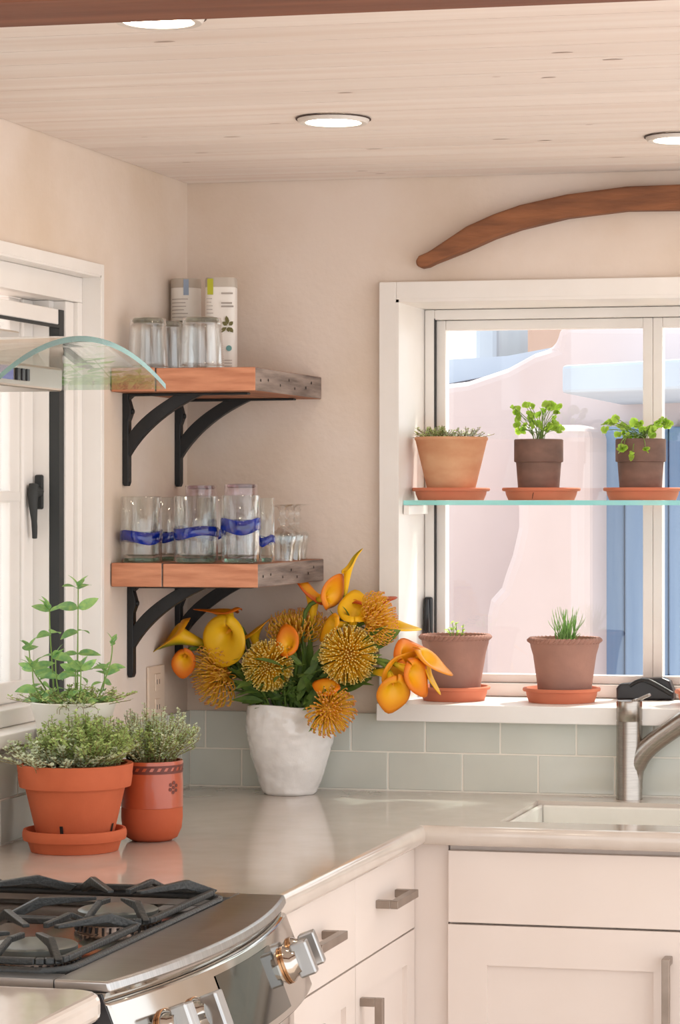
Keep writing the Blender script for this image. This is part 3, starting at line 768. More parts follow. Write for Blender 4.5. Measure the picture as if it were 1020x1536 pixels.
# ------------------------------------------------------------------ recessed lights
for (px, py, lab) in ((500, 177, 'lit recessed downlight with white ring, alone in mid ceiling'), (1020, 204, 'lit recessed downlight above the wooden yoke and window'), (238, 24, 'lit recessed downlight half hidden by the dark beam')):
    p = onZ(px, py, ZCEIL)
    r = thing('recessed_light', lab, 'ceiling light', (p.x, p.y, ZCEIL - .001), group='recessed ceiling lights')
    MB().lathe([(.046, 0), (.064, 0), (.064, -.003), (.060, -.009), (.050, -.008), (.046, -.002)], 40, capend=False).build('trim_ring', LAMPRIM, r, smooth=40)
    MB().lathe([(.0, -.004), (.0465, -.004)], 40, capend=False).build('lens', LAMPON, r, smooth=60)
    MB().lathe([(.064, -.0005), (.067, -.0005), (.067, -.002), (.064, -.002)], 40, capend=False).build('gap_ring', LAMPDARK, r)

# ------------------------------------------------------------------ yoke on the back wall
tp = [(624, 392), (629, 384), (641, 379), (648, 375), (700, 340), (740, 322), (780, 308), (850, 292), (940, 280), (1020, 277)]
bt = [(626, 399), (632, 402), (642, 400), (652, 395), (700, 376), (740, 358), (780, 344), (850, 327), (940, 316), (1020, 315)]
YK = -.03
T3 = [onY(a, b, YK) for a, b in tp]; B3 = [onY(a, b, YK) for a, b in bt]
xm = T3[-1].x
T2 = [(p.x, p.z) for p in T3]; B2 = [(p.x, p.z) for p in B3]
T2 += [(2 * xm - u, v) for u, v in T2[-2::-1]]; B2 += [(2 * xm - u, v) for u, v in B2[-2::-1]]
yk = MB().strip([(u - xm, v - 2.0) for u, v in T2], [(u - xm, v - 2.0) for u, v in B2], mpY, -.038, 0).build('wooden_yoke', YOKEW, bevel=.008, seg=3, loc=(xm, -.0005, 2.0))
tag(yk, 'old curved wooden yoke hung on the wall above the window', 'wooden yoke')

# ------------------------------------------------------------------ wall shelves
def bracket(parent, y, zt_, hgt, dep):
    th = .020
    m_ = MB()
    mp = lambda u, v, a: (u, y + a, zt_ + v)
    # wall leg with a bulge for the screw, top bar, curved brace
    leg = [(.0005, 0), (.013, 0), (.013, -.012), (.018, -.030), (.018, -.042), (.013, -.055), (.013, -hgt + .008), (.010, -hgt), (.003, -hgt), (.0005, -hgt + .006)]
    m_.prism(leg, mp, -th / 2, th / 2)
    m_.prism([(.013, 0), (dep, 0), (dep, -.004), (.02, -.0055), (.013, -.012)], mp, -th / 2, th / 2)
    k_ = hgt / 140.0
    B_ = lambda *q: [(p_.x * k_ * 1.015, p_.y * k_) for p_ in bez(*[(a_, b_, 0) for a_, b_ in q], 14)]
    top = B_((7, -66), (20, -44), (46, -22), (86, -.5)); bot = B_((7, -100), (24, -68), (62, -28), (128, -1.0))
    m_.strip(top, bot, mp, -th * .42, th * .42)
    b = m_.build('bracket', IRON, parent, bevel=.0015)
    MB().lathe([(.006, 0), (.005, .003), (0, .004)], 10).build('screw', IRON, b, loc=(.0185, y, zt_ - .036)).rotation_euler = (0, PI/2, 0)
    return b
def shelf(zbot, ztop, xfront, ynear, label, braces, bh, split):
    s = thing('wall_shelf', label, 'shelf', (.0, 0, zbot))
    t = ztop - zbot
    cuts = [.002] + split + [xfront]
    for i, (a, b) in enumerate(zip(cuts[:-1], cuts[1:])):
        me = MB().box(a + .0006, b - .0006, ynear + .003 * (i % 2), -.002, 0, t - .0012 * (i % 2))
        me.m = [2, 2, 0, 0, 2, 1]
        bd = me.build('board', [ENDG, WEATH, PLANKT], s, bevel=.002)
    # nail holes on the weathered front edge
    for (fy, fz) in ((-.43, .45), (-.38, .5), (-.30, .35), (-.24, .62), (-.2, .3), (-.12, .4), (-.08, .65)):
        MB().lathe([(0, 0), (.0032, 0)], 10, capend=False).build('nail_hole', NAIL, bd, loc=(xfront + .0004, fy, t * fz)).rotation_euler = (0, PI/2, 0)
    for y in braces: bracket(s, y, -.0005, bh, .262)
    return s
zU0, zU1, zL0, zL1 = 1.739, 1.7865, 1.3545, 1.4018
yb1 = onX(190, 640, .006).y; yb2 = onX(268, 660, .006).y; yb3 = onX(197, 930, .006).y
shelf(zU0, zU1, .300, -.464, 'upper reclaimed wood wall shelf holding ribbed glasses and cartons', (yb1, yb2), .185, [.094])
shelf(zL0, zL1, .305, -.464, 'lower reclaimed wood wall shelf holding blue-banded tumblers', (yb3, yb2), .185, [.108])

# ------------------------------------------------------------------ glassware and cartons
def shelf_item(px, py_base, Y, zs): p = onY(px, py_base, Y); return (p.x, Y, zs + .0004)
def tumbler(r, h, label, loc, band=None, clear=CLEAR, tint=GREENB, taper=1.0, group='blown tumblers with cobalt band'):
    t = thing('tumbler', label, 'drinking glass', loc, group=group)
    w = .0032; r0 = r * taper
    prof = [(0, .0), (r0 - .004, .0), (r0, .004), (r0 + (r - r0) * .5, h * .5), (r, h - .002), (r - w / 2, h), (r - w, h - .002), (r0 - w, .016), (r0 * .6, .012), (0, .011)]
    MB().lathe(prof, 40).build('glass_wall', clear, t, smooth=50)
    MB().lathe([(0, .0006), (r0 - .006, .0006), (r0 - .006, .008), (0, .0095)], 32).build('green_base', tint, t, smooth=50)
    if band:
        z0, z1, ph = band; n = 40; m_ = MB(); vs = []; fs = []
        for i in range(n):
            a = 2 * PI * i / n; wv = .004 * math.sin(a * 2 + ph) + .002 * math.sin(a * 3 + ph * 2)
            for rr, zz in ((r + .0001, z0 + wv), (r + .0016, z0 + .002 + wv), (r + .0016, z1 - .002 + wv * .6), (r + .0001, z1 + wv * .6)):
                vs.append((rr * math.cos(a), rr * math.sin(a), zz))
        for i in range(n):
            j = (i + 1) % n
            for q in range(3): fs.append((i*4+q, j*4+q, j*4+q+1, i*4+q+1))
        m_.add(vs, fs).build('blue_band', BLUEG, t, smooth=60)
    return t
zl = zL1
tb = 'blown clear tumbler with cobalt blue band, '
specs = [  # px centre, Y, width px, top px, label, band
    (212, -.42, 62, 745, tb + 'over the shelf bracket by the window', (.040, .062, 0.3)),
    (254, -.30, 50, 746, tb + 'narrow, between two wider ones', (.042, .060, 1.7)),
    (294, -.42, 66, 744, tb + 'wide, beside the tallest stacked one', (.050, .070, 2.6)),
    (318, -.22, 44, 747, tb + 'mostly hidden behind the wide one', (.046, .064, .9)),
    (400, -.37, 24, 747, tb + 'slim, next to the small stemmed glasses', (.036, .052, 2.0))]
for px, Y, wpx, top, lab, band in specs:
    loc = shelf_item(px, 838, Y, zl); s = ppm(loc)
    h = CAM.z - (top - HY) / s - zl
    tumbler(wpx / 2 / s, h, lab, loc, band)
loc = shelf_item(361, 838, -.415, zl); s = ppm(loc)
tumbler(29 / s, CAM.z - (743 - HY) / s - zl, tb + 'tall one under an upturned pinkish glass', loc, (.060, .086, 1.0))
def upturned(r, h, label, loc, m, group, ribs=0, flare=.9, smooth=60):
    t = thing('upturned_glass', label, 'drinking glass', loc, group=group)
    w = .0026; prof = []
    n = 46 if ribs else 10
    for i in range(n + 1):
        z = h * i / n; rr = r * (1 - (1 - flare) * i / n)
        if ribs and .06 < i / n < .9: rr += .0014 * (1 if i % 2 else -1)
        prof.append((rr, z))
    prof += [(r * flare - .006, h + .002)]
    prof += [(0, h + .002), (0, h - .008), (r * flare - .006, h - .008)] + [(r * (1 - (1 - flare) * i / 8) - w, h * i / 8) for i in range(7, -1, -1)] + [(r, 0)]
    MB().lathe(prof, 40, capend=False).build('glass_wall', m, t, smooth=(180 if ribs else 35))
    MB().lathe([(0, h - .0075), (r * flare - .007, h - .0075), (r * flare - .004, h - .004), (r * flare - .007, h + .0015), (0, h + .0015)], 36).build('thick_base', GREYB if ribs else PINKB, t, smooth=50)
    return t
# pinkish glasses upside down behind
for (px, Y, wpx, top, lab) in ((302, -.10, 50, 729, 'pinkish glass standing upside down behind the blue-banded tumblers'),):
    loc = shelf_item(px, 836, Y, zl); s = ppm(loc); upturned(wpx / 2 / s, CAM.z - (top - HY) / s - zl, lab, loc, PINKG, 'pinkish upturned glasses', flare=.95)
loc = shelf_item(362, 836, -.19, zl); s = ppm(loc); upturned(26 / s, CAM.z - (727 - HY) / s - zl, 'taller pinkish glass upside down behind the tallest blue-banded tumbler', loc, PINKG, 'pinkish upturned glasses', flare=.95)
# small stemmed glasses upside down
def stemmed(loc, label):
    t = thing('stemmed_glass', label, 'drinking glass', loc, group='small stemmed glasses upside down')
    h = .118
    prof = [(.020, 0), (.022, .018), (.0235, .03), (.027, .038), (.028, .05), (.025, .058), (.013, .064), (.0055, .072), (.006, .078), (.011, .084), (.006, .09), (.0055, .098), (.010, .108), (.026, .113), (.027, .1145), (.0, .1165)]
    MB().lathe([(a, b) for a, b in prof] + [(0, .068), (.012, .061), (.0235, .055), (.026, .048), (.022, .03), (.0185, 0), (.020, 0)], 28, capend=False).build('glass_wall', CLEAR, t, smooth=50)
for px, Y, lab in ((424, -.26, 'nearest to the slim blue-banded tumbler'), (437, -.17, 'in the middle of the three'), (446, -.09, 'against the back wall')):
    l = shelf_item(px, 836, Y, zl); stemmed(l, 'small stemmed glass upside down on lower shelf, ' + lab)
# upper shelf
zu = zU1
for (px, Y, wpx, top, lab) in ((222, -.40, 58, 479, 'ribbed pint glass upside down on the upper shelf at the hood side'), (250, -.26, 50, 484, 'ribbed pint glass upside down, tucked behind two others on upper shelf'),
                               (303, -.41, 62, 478, 'ribbed pint glass upside down in front of the white cartons'), (276, -.185, 44, 483, 'ribbed pint glass upside down, mostly hidden before the round carton')):
    loc = shelf_item(px, 549, Y, zu); s = ppm(loc)
    upturned(wpx / 2 / s * 1.05, CAM.z - (top - HY) / s - zu, lab, loc, RIBBED, 'ribbed pint glasses upside down', ribs=1, flare=.88)
def carton(loc, r, h, label, sq, tagm, blossom):
    t = thing('tea_carton', label, 'carton', loc, rz=TH)
    def fn(p, a):
        k = 1.0
        if sq:
            ca, sa = abs(math.cos(a)), abs(math.sin(a)); k = 1 / ((ca ** 5 + sa ** 5) ** (1 / 5))
        return Vector((p.x * k, p.y * k, p.z))
    n = 40
    MB().lathe([(r * .98, 0), (r, .003), (r, h - .02), (0, h - .02)], n, fn=fn).build('tube', PAPER, t, smooth=40)
    MB().lathe([(r * 1.012, h - .0199), (r * 1.012, h - .006), (r * .96, h), (0, h)], n, fn=fn).build('lid', PAPERLID, t, smooth=40)
    fr = lambda x: -(r if sq else math.sqrt(max(r * r - x * x, 0))) - .0012
    def patch(x0, x1, z0, z1, m, nm, par=None, k=6):
        vs = []; fs = []
        for i in range(k + 1):
            x = x0 + (x1 - x0) * i / k; vs += [(x, fr(x) - .0006, z0), (x, fr(x) - .0006, z1)]
        for i in range(k): fs.append((2*i, 2*i+2, 2*i+3, 2*i+1))
        MB().add(vs, fs).build(nm, m, par or t)
    patch(r * (-.05 if not sq else -.8), r * (.3 if not sq else -.42), h - .036, h - .003, tagm, 'tag')
    rr = random.Random(int(r * 1e6) + sq)
    for i in range(8):
        z = h - .045 - i * .0075
        patch(-r * .85, -r * .85 + r * (rr.uniform(.75, 1.1) if not sq else rr.uniform(.3, .5)), z, z + .0016, INK, 'text_line')
    if sq:
        for z, w in ((h - .035, .75), (h - .055, .7), (h - .062, .8)): patch(r * .1, r * (.1 + w), z, z + .0035, INK, 'text_line')
        for i in range(3): patch(r * .3, r * .8, .026 - i * .006, .0275 - i * .006, INK, 'text_line')
    cx0, cz0 = (r * .55, h * .49) if sq else (-r * .1, h * .37)
    for i in range(6 if sq else 4):
        a = (.75, 1.75, 2.5, 3.75, -.9, -1.5)[i] if sq else (2 * PI * i / 4 + .3)
        L_, W_ = ((.014, .022, .015, .024, .017, .012)[i], .0042) if sq else (.011, .006)
        d = Vector((math.cos(a), 0, math.sin(a))); pp = Vector((-d.z, 0, d.x))
        c = Vector((cx0, 0, cz0)); vs = []
        for q, wv in ((.15, 0), (.45, 1), (.75, .8), (1, 0)):
            for sg in ((1, -1) if wv else (1,)):
                v = c + d * L_ * q + pp * W_ * wv * sg; v.x = max(min(v.x, r * .97), -r * .97); v.y = fr(v.x) - .0008; vs.append(v)
        MB().add(vs, [(0, 1, 3, 5, 4, 2)]).build('printed_leaf', (INKLEAF if (i % 2 or not blossom) else INKBROWN), t)
    if sq:
        vs = [(r * .6 + .006 * math.cos(2*PI*i/14), fr(0) - .0007, h * .26 + .006 * math.sin(2*PI*i/14)) for i in range(14)]
        MB().add(vs, [tuple(range(14))]).build('seal', INKTEAL, t)
    return t
loc = shelf_item(279, 550, -.115, zu); s = ppm(loc)
carton(loc, 22.5 / s, CAM.z - (419 - HY) / s - zu, 'round white paper canister with blue tag on the upper shelf', 0, TAGBLUE, True)
loc = shelf_item(332, 552, -.16, zu); s = ppm(loc)
carton(loc, 23 / s, CAM.z - (418 - HY) / s - zu, 'square-shouldered white tea carton with green tag and olive sprig', 1, TAGGREEN, False)

# ------------------------------------------------------------------ plants: helpers
def leaf_mb(L, W, curl=.25, fold=.25, n=6, shape=1.0, petiole=.1):
    """blade along +Y starting at the origin, face +Z"""
    m_ = MB(); vs = []; fs = []
    for i in range(n + 1):
        t = i / n
        w = W / 2 * (math.sin(PI * min(1, t ** .8)) ** shape) if 0 < t < 1 else .0004
        y = L * t * (1 - .15 * curl * t); z = -curl * L * t * t
        vs += [(-w, y, z + fold * w), (0, y, z), (w, y, z + fold * w)]
    for i in range(n):
        a = 3 * i; fs += [(a, a+1, a+4, a+3), (a+1, a+2, a+5, a+4)]
    return m_.add(vs, fs)
def orient(o, p, d, up=(0, 0, 1), roll=0, sc=1):
    d = Vector(d).normalized(); up = Vector(up)
    x = d.cross(up)
    if x.length < 1e-3: x = d.cross(Vector((1, 0, .1)))
    x.normalize(); z = x.cross(d).normalized()
    M3 = Matrix((x, d, z)).transposed()
    q = M3.to_4x4() @ Matrix.Rotation(roll, 4, 'Y')
    o.matrix_local = Matrix.Translation(Vector(p)) @ q @ Matrix.Scale(sc, 4)
def bush(parent, base, rx, h, nst, leaf, rnd, m, droop=.2, spread=1.0, base_r=.6, step=.0058):
    """thyme: many thin stems with pairs of tiny leaves"""
    lv = MB(); st = MB()
    for i in range(nst):
        a = rnd.uniform(0, 2 * PI); q = math.sqrt(rnd.random())
        p0 = Vector(base) + Vector((math.cos(a), math.sin(a), 0)) * rx * base_r * q
        hh = h * rnd.uniform(.55, 1.0) * (1 - .35 * q * q)
        out = Vector((math.cos(a), math.sin(a), 0)) * rx * q * spread * rnd.uniform(.3, .9) + Vector((rnd.gauss(0, .01), rnd.gauss(0, .01), 0))
        p3 = p0 + out + UP * hh
        pts_ = bez(p0, p0 + UP * hh * .5, p3 - UP * hh * .3 + out * .2, p3 - UP * droop * hh * q, 6)
        st.tube(pts_, [.0007] * 7, 3, cap=False)
        ln = hh; k = max(4, int(ln / step))
        for j in range(k):
            t = .18 + .82 * (j + rnd.random() * .5) / k
            t = min(t, .999); idx = t * 6; i0 = int(idx); pp = pts_[i0].lerp(pts_[min(i0 + 1, 6)], idx - i0)
            az = rnd.uniform(0, 2 * PI)
            for sgn in (0, PI):
                d = Vector((math.cos(az + sgn), math.sin(az + sgn), rnd.uniform(.1, .9))).normalized()
                L = leaf * rnd.uniform(.6, 1.2); sd_ = d.cross(UP).normalized() * L * .40; nn = d.cross(sd_).normalized() * L * .1
                lv.add([pp, pp + d * L * .5 + sd_ + nn, pp + d * L, pp + d * L * .5 - sd_ + nn], [(0, 1, 2, 3)])
    st.build('stems', WOODYSTEM, parent, kind='stuff')
    lv.build('foliage', m, parent, kind='stuff')
def pot_profile(outer, wall=.006, soil=.8):
    zs = [z for r, z in outer]; top = outer[-1]
    H = top[1]; r_t = top[0]
    inner = [(r_t - wall, H), (r_t - wall - .002, H * .9), (outer[0][0] * .9, .012), (0, .012)]
    return [(0, 0)] + outer + inner
def pot(parent, outer, m, rim_fn=None, soil_z=None, n=44, wall=.006, name='pot'):
    H = outer[-1][1]; b = MB().lathe(pot_profile(outer, wall), n, fn=rim_fn).build(name, m, parent, smooth=38)
    sz = soil_z or H * .9
    ri = outer[-1][0] - wall - .0025
    for (ra, za_), (rb2, zb2) in zip(outer[:-1], outer[1:]):
        if za_ <= sz <= zb2 and zb2 > za_: ri = min(ri, ra + (rb2 - ra) * (sz - za_) / (zb2 - za_) - wall - .0015)
    MB().lathe([(0, sz + .004), (ri * .6, sz + .003), (ri, sz), (ri * .98, sz - .006), (0, sz - .006)], 28).build('soil', SOIL, parent, smooth=60)
    return b
def saucer(loc, r, h, label, m, lip=.007, group=None, crack=False, foot=.84):
    t = thing('saucer', label, 'saucer', loc, group=group)
    b = MB().lathe([(0, 0), (r * foot, 0), (r * (foot + .06), h * .45), (r * (foot + .075), h - lip - .001), (r * .985, h - lip), (r, h - lip * .7), (r, h - lip * .3), (r * .98, h), (r * .93, h), (r * .9, h - .004), (r * foot * .95, .006), (0, .0055)], 52).build('dish', m, t, smooth=35)
    if crack:
        a = -PI / 2 - .05
        MB().add([((r * .93 + .001) * math.cos(a + d), (r * .93 + .001) * math.sin(a + d), z) for d, z in ((0, .002), (.02, .004), (.035, h * .45), (.05, h * .6), (.03, h * .6), (.012, h * .4))], [tuple(range(6))]).build('crack', NAIL, b)
    return t

# ------------------------------------------------------------------ pots on the glass shelf
GY0, GY1, GT = .012, .188, .010
gz = CAM.z - 2.5 / 715
gs = thing('glass_shelf', 'clear glass shelf with teal edge across the window holding clay pots', 'shelf', ((WX0 + WX1) / 2, .1, gz - GT))
ghw = (WX1 - WX0) / 2 - .008
MB().box(-ghw, ghw, GY0 - .1 + .002, GY1 - .1, 0, GT).build('glass_sheet', SHELFG, gs)
MB().box(-ghw, ghw, GY0 - .1, GY0 - .1 + .0019, 0, GT).build('polished_edge', SHELFEDGE, gs)
for sg in (-1, 1):
    MB().box(min(sg * (ghw - .012), sg * ghw), max(sg * (ghw - .012), sg * ghw), GY0 - .1, GY1 - .11, -.020, -.0004).build('support_cleat', WHITE, gs, bevel=.001)
PY = .098
scl = ppm(onY(800, 740, PY))
spec3 = [(677, 111, 70, 655, 'a'), (808, 74, 62, 659, 'b'), (961, 75, 63, 659, 'c')]
sl = ('clay saucer under the pale flared pot on the glass shelf', 'cracked clay saucer under the parsley pot on the glass shelf', 'clay saucer under the coriander pot nearest the mullion')
sxs = (676.5, 812, 964)
pots = []
for i, (px, wt, wb, top, kd) in enumerate(spec3):
    X = onY(sxs[i], 745, PY).x
    saucer((X, PY, gz + .0003), 59 / scl, .0265, sl[i], SAUCER, group='saucers on the glass shelf', crack=(i == 1))
    X = onY(px, 745, PY).x
    zb_ = gz + .0003 + .0062; h = CAM.z - (top - HY) / scl - zb_
    rt, rbm = wt / 2 / scl, wb / 2 / scl * .97
    if kd == 'a':
        t = thing('potted_thyme', 'pale buff flared clay pot with low thyme on the glass shelf', 'potted plant', (X, PY, zb_))
        pot(t, [(rbm, 0), (rbm + (rt - rbm) * .14, h * .16), (rbm + (rt - rbm) * .15, h * .17), (rt - .002, h - .008), (rt, h - .006), (rt, h - .001), (rt - .002, h)], BUFF, soil_z=h * .94)
        rr = random.Random(21)
        bush(t, (-.03, 0, h * .93), .045, .038, 70, .006, rr, THYME, base_r=.7)
        bush(t, (.028, 0, h * .93), .045, .036, 40, .006, rr, THYMEP, base_r=.7)
    else:
        lab = 'dark banded clay pot of upright bright parsley on the glass shelf' if kd == 'b' else 'dark banded clay pot of spreading coriander beside the mullion'
        t = thing('potted_herb', lab, 'potted plant', (X, PY, zb_))
        bh = h - 34 / scl
        pot(t, [(rbm, 0), (rt * .92, bh - .001), (rt * .985, bh), (rt, bh + .002), (rt, h - .002), (rt - .002, h)], CLAYD, soil_z=h * .93)
        rr = random.Random(5 if kd == 'b' else 11)
        # leaf clusters
        pm_ = MB()
        for q in range(5):
            a = -1.1 + 2.2 * q / 4; L = .011 * (1 - .15 * abs(a))
            d = Vector((math.sin(a), math.cos(a), .15)); sd_ = Vector((math.cos(a), -math.sin(a), 0))
            pm_.add([(0, 0, 0), d * L * .5 + sd_ * L * .38, d * L * .85 + sd_ * L * .3, d * L + sd_ * L * .05, d * L * .86 - sd_ * L * .3, d * L * .5 - sd_ * L * .38], [(0, 1, 2, 3, 4, 5)])
        pme = pm_.mesh('leaf', PARSLEY)
        sm_ = MB()
        if kd == 'b': ends = [(rr.uniform(-34, 34), rr.uniform(12, 52)) for _ in range(34)]
        else: ends = [(rr.gauss(c0, 8), rr.gauss(c1, 7)) for c0, c1 in ((-40, 22), (-20, 16), (-18, 0), (-12, -16), (2, 18), (12, 10), (28, 24), (32, 14)) for _ in range(5)]
        for (ex, ez) in ends:
            if ez < -5: yo = -rt * scl - rr.uniform(4, 8)
            else: yo = rr.uniform(-22, 22)
            e_ = Vector((ex / scl, yo / scl, h + ez / scl)); s_ = Vector((rr.uniform(-.012, .012), rr.uniform(-.012, .012), h * .93))
            mid = s_.lerp(e_, .5) + UP * .018
            sm_.tube(bez(s_, s_ + UP * .02, mid if ez > 0 else Vector((e_.x, e_.y, h + .016)), e_, 6), .0009, 4, cap=False)
            for q in range(3):
                o = link('leaf', pme, t); d = Vector((rr.gauss(0, 1), rr.gauss(-.3, .7), rr.gauss(.4, .6)))
                orient(o, e_, d, up=(rr.gauss(0, .6), -1, rr.gauss(.6, .4)), sc=rr.uniform(.75, 1.25))
        sm_.build('stems', GREENSTEM, t, smooth=60, kind='stuff')

# ------------------------------------------------------------------ pots on the window sill
PYS = .085
ss_ = ppm(onY(800, 1040, PYS))
def rope(parent, r, z):
    m_ = MB(); n = 44
    for i in range(n):
        a = 2 * PI * i / n; b = a + 2 * PI / n * 1.5
        m_.tube([((r - .002) * math.cos(a), (r - .002) * math.sin(a), z - .004), ((r + .001) * math.cos((a+b)/2), (r + .001) * math.sin((a+b)/2), z), ((r - .002) * math.cos(b), (r - .002) * math.sin(b), z + .004)], [.003, .0045, .003], 6)
    return m_.build('rope_rim', CLAYM, parent, smooth=60, kind='stuff')
for i, (px, spx, swd, wt, wb, top) in enumerate(((683, 681, 110, 106, 74, 953), (847, 842.5, 117, 108, 78, 956), (1078, 1072, 118, 108, 78, 956))):
    X = onY(spx, 1046, PYS).x
    saucer((X, PYS, SZ + .0003), swd / 2 / ss_, .030, ('clay saucer on the sill under the pot behind the callas', 'clay saucer on the sill under the chive pot', 'clay saucer on the sill beyond the window crank')[i], SAUCER, group='saucers on the window sill')
    X = onY(px, 1046, PYS).x
    zb_ = SZ + .0065; h = CAM.z - (top - HY) / ss_ - zb_; rt, rbm = wt / 2 / ss_, wb / 2 / ss_
    t = thing('potted_herb', ('mauve clay pot with rope rim and small sprouts behind the callas', 'mauve clay pot with rope rim and grassy chives on the sill', 'mauve clay pot with leafy herb on the sill beyond the crank')[i], 'potted plant', (X, PYS, zb_))
    pot(t, [(rbm, 0), (rbm * 1.06, h * .25), (rt * .88, h * .72), (rt * .95, h * .86), (rt * .955, h * .885), (rt * .985, h - .006), (rt * .98, h)], CLAYM, soil_z=h * .92)
    rope(t, rt * .985, h - .005)
    rr = random.Random(40 + i)
    if i == 0:
        lm = leaf_mb(.010, .007, .2, .2, 3).mesh('leaf', PARSLEY); sm_ = MB()
        for k in range(9):
            e_ = Vector((rr.uniform(-.02, .025), rr.uniform(-.02, .02), h + rr.uniform(.004, .034))); s_ = Vector((e_.x * .5, e_.y * .5, h * .92))
            sm_.tube([s_, s_.lerp(e_, .5) + Vector((.002, 0, 0)), e_], .0008, 4)
            for q in range(7):
                o = link('leaf', lm, t); orient(o, s_.lerp(e_, rr.uniform(.5, 1)), (rr.gauss(0, 1), rr.gauss(0, 1), .5), sc=rr.uniform(.6, 1.1))
        sm_.build('stems', GREENSTEM, t, kind='stuff')
    elif i == 1:
        m_ = MB()
        for k in range(90):
            a = rr.uniform(0, 2 * PI); q = rr.uniform(0, .022); b = Vector((q * math.cos(a) + .002, q * math.sin(a), h * .92)); hh = rr.uniform(.02, .085) * (1 - q * 8)
            e_ = b + Vector((rr.gauss(0, .014), rr.gauss(0, .01), max(hh, .02)))
            m_.tube(bez(b, b + UP * hh * .4, e_ - UP * hh * .2, e_, 4), [.0011, .001, .0009, .0007, .0003], 4, cap=False)
        m_.build('blades', CHIVE, t, smooth=60, kind='stuff')
    else:
        lm = leaf_mb(.026, .016, .3, .2, 5).mesh('leaf', PARSLEY); sm_ = MB()
        for k in range(10):
            e_ = Vector((rr.uniform(-.075, .05), rr.uniform(-.03, .03), h + rr.uniform(.0, .04)))
            s_ = Vector((e_.x * .2, e_.y * .3, h * .92)); sm_.tube(bez(s_, s_ + UP * .03, e_ + UP * .01, e_, 5), .0009, 4)
            for q in range(4):
                o = link('leaf', lm, t); orient(o, e_, (rr.gauss(0, 1), rr.gauss(0, 1), rr.gauss(.3, .5)), sc=rr.uniform(.5, .9))
        sm_.build('stems', GREENSTEM, t, kind='stuff')

# ------------------------------------------------------------------ pots on the worktop
p = onZ(112, 1275, ZC); s = ppm(p)
p.z = ZC + .0004
saucer(p, 77.5 / s, .038, 'thick terracotta saucer under the big thyme pot on the worktop', TERRA, lip=.018, foot=.84)
q = onZ(113, 1273, ZC); q.z = ZC + .0068
h = (1268 - 1148) / s + .004; rt = 87 / s
t = thing('potted_thyme', 'big rimmed terracotta pot of bushy thyme on the worktop', 'potted plant', q)
rr = random.Random(77)
TB = pot(t, [(rt * .62, 0), (rt * .86, h - .041), (rt * .955, h - .040), (rt * .965, h - .036), (rt * .985, h - .020), (rt * .98, h - .018), (rt, h - .002), (rt * .99, h)], TERRA, soil_z=h * .92, wall=.009)
for a in (-1.53, -.12):     # slots at the foot
    r0 = rt * .645; d = Vector((math.cos(a), math.sin(a), 0)); tn = Vector((-d.y, d.x, 0))
    MB().add([d * (r0 + .0035) + tn * -.003 + UP * .020, d * (r0 + .0035) + tn * .003 + UP * .020, d * (r0 + .0085) + tn * .003 + UP * .041, d * (r0 + .0085) + tn * -.003 + UP * .041], [(0, 1, 2, 3)]).build('drain_slot', NAIL, TB)
bush(t, (.022, 0, h * .92), rt * .78, .112, 230, .0095, rr, THYME, spread=.75, droop=.15, base_r=.75)
bush(t, (-.012, -.02, h * .92), rt * .95, .078, 150, .0090, rr, THYMEP, spread=.8, droop=.25, base_r=.8)
# a stray sprig leaning out to the left
bush(t, (-.075, -.02, h * .92), .035, .062, 14, .0075, rr, THYME, spread=1.2, droop=.3, base_r=.5)

p = onZ(228, 1260, ZC); s = ppm(p); p.z = ZC + .0004
h = (1260 - 1140) / s; rt = 46.5 / s
t = thing('potted_thyme', 'tall round-footed glazed terracotta crock with dark painted band and thyme', 'potted plant', p)
cb = MB().lathe([(0, 0), (rt * .62, 0), (rt * .82, .006), (rt * .95, .022), (rt * .99, .042), (rt * .985, h * .42)] + [(rt * .985, h * .42)], 44, capend=False).build('pot', TERRAM, t, smooth=40)
MB().lathe([(rt * .985, h * .42), (rt * 1.0, h * .425), (rt * 1.0, h * .72), (rt * .985, h * .86), (rt * 1.0, h - .003), (rt * .985, h), (rt * .9, h), (rt * .89, h * .86), (rt * .8, h * .5), (0, h * .5)], 44, capend=False).build('glazed_wall', TERRAG, cb, smooth=40)
MB().lathe([(0, h * .93), (rt * .88, h * .92)], 30, capend=False).build('soil', SOIL, t)
for z0, z1 in ((h - .0105, h - .0065), (h - .0215, h - .0165)):
    n = 44; rad = lambda z: rt * (.985 + .015 * max(0, (z - h * .86) / (h * .14 - .003))) + .0006
    MB().lathe([(rad(z0), z0), (rad(z1), z1)], n, capend=False).build('painted_band', DARKPAINT, cb, smooth=60)
for i in range(26):
    a = 2 * PI * i / 26; z0, z1 = h - .0165, h - .0105; r_ = rad(z0) + .0002
    MB().add([(r_ * math.cos(a), r_ * math.sin(a), z0), (r_ * math.cos(a + .13), r_ * math.sin(a + .13), z0), (r_ * math.cos(a + .2), r_ * math.sin(a + .2), z1), (r_ * math.cos(a + .07), r_ * math.sin(a + .07), z1)], [(0, 1, 2, 3)]).build('painted_dash', DARKPAINT, cb)
def blot(a0, z0, ra):
    vs = [(( rt * 1.0 + .0008) * math.cos(a0 + ra * math.cos(k * PI / 5) / rt), (rt * 1.0 + .0008) * math.sin(a0 + ra * math.cos(k * PI / 5) / rt), z0 + ra * math.sin(k * PI / 5)) for k in range(10)]
    MB().add(vs, [tuple(range(10))]).build('painted_dot', DARKPAINT, cb)
af = -.48; zf = h * .68
blot(af, zf, .0032)
for k in range(6): blot(af + .0078 * math.cos(k * PI / 3 + .4) / rt, zf + .0085 * math.sin(k * PI / 3 + .4), .0034)
rr = random.Random(88)
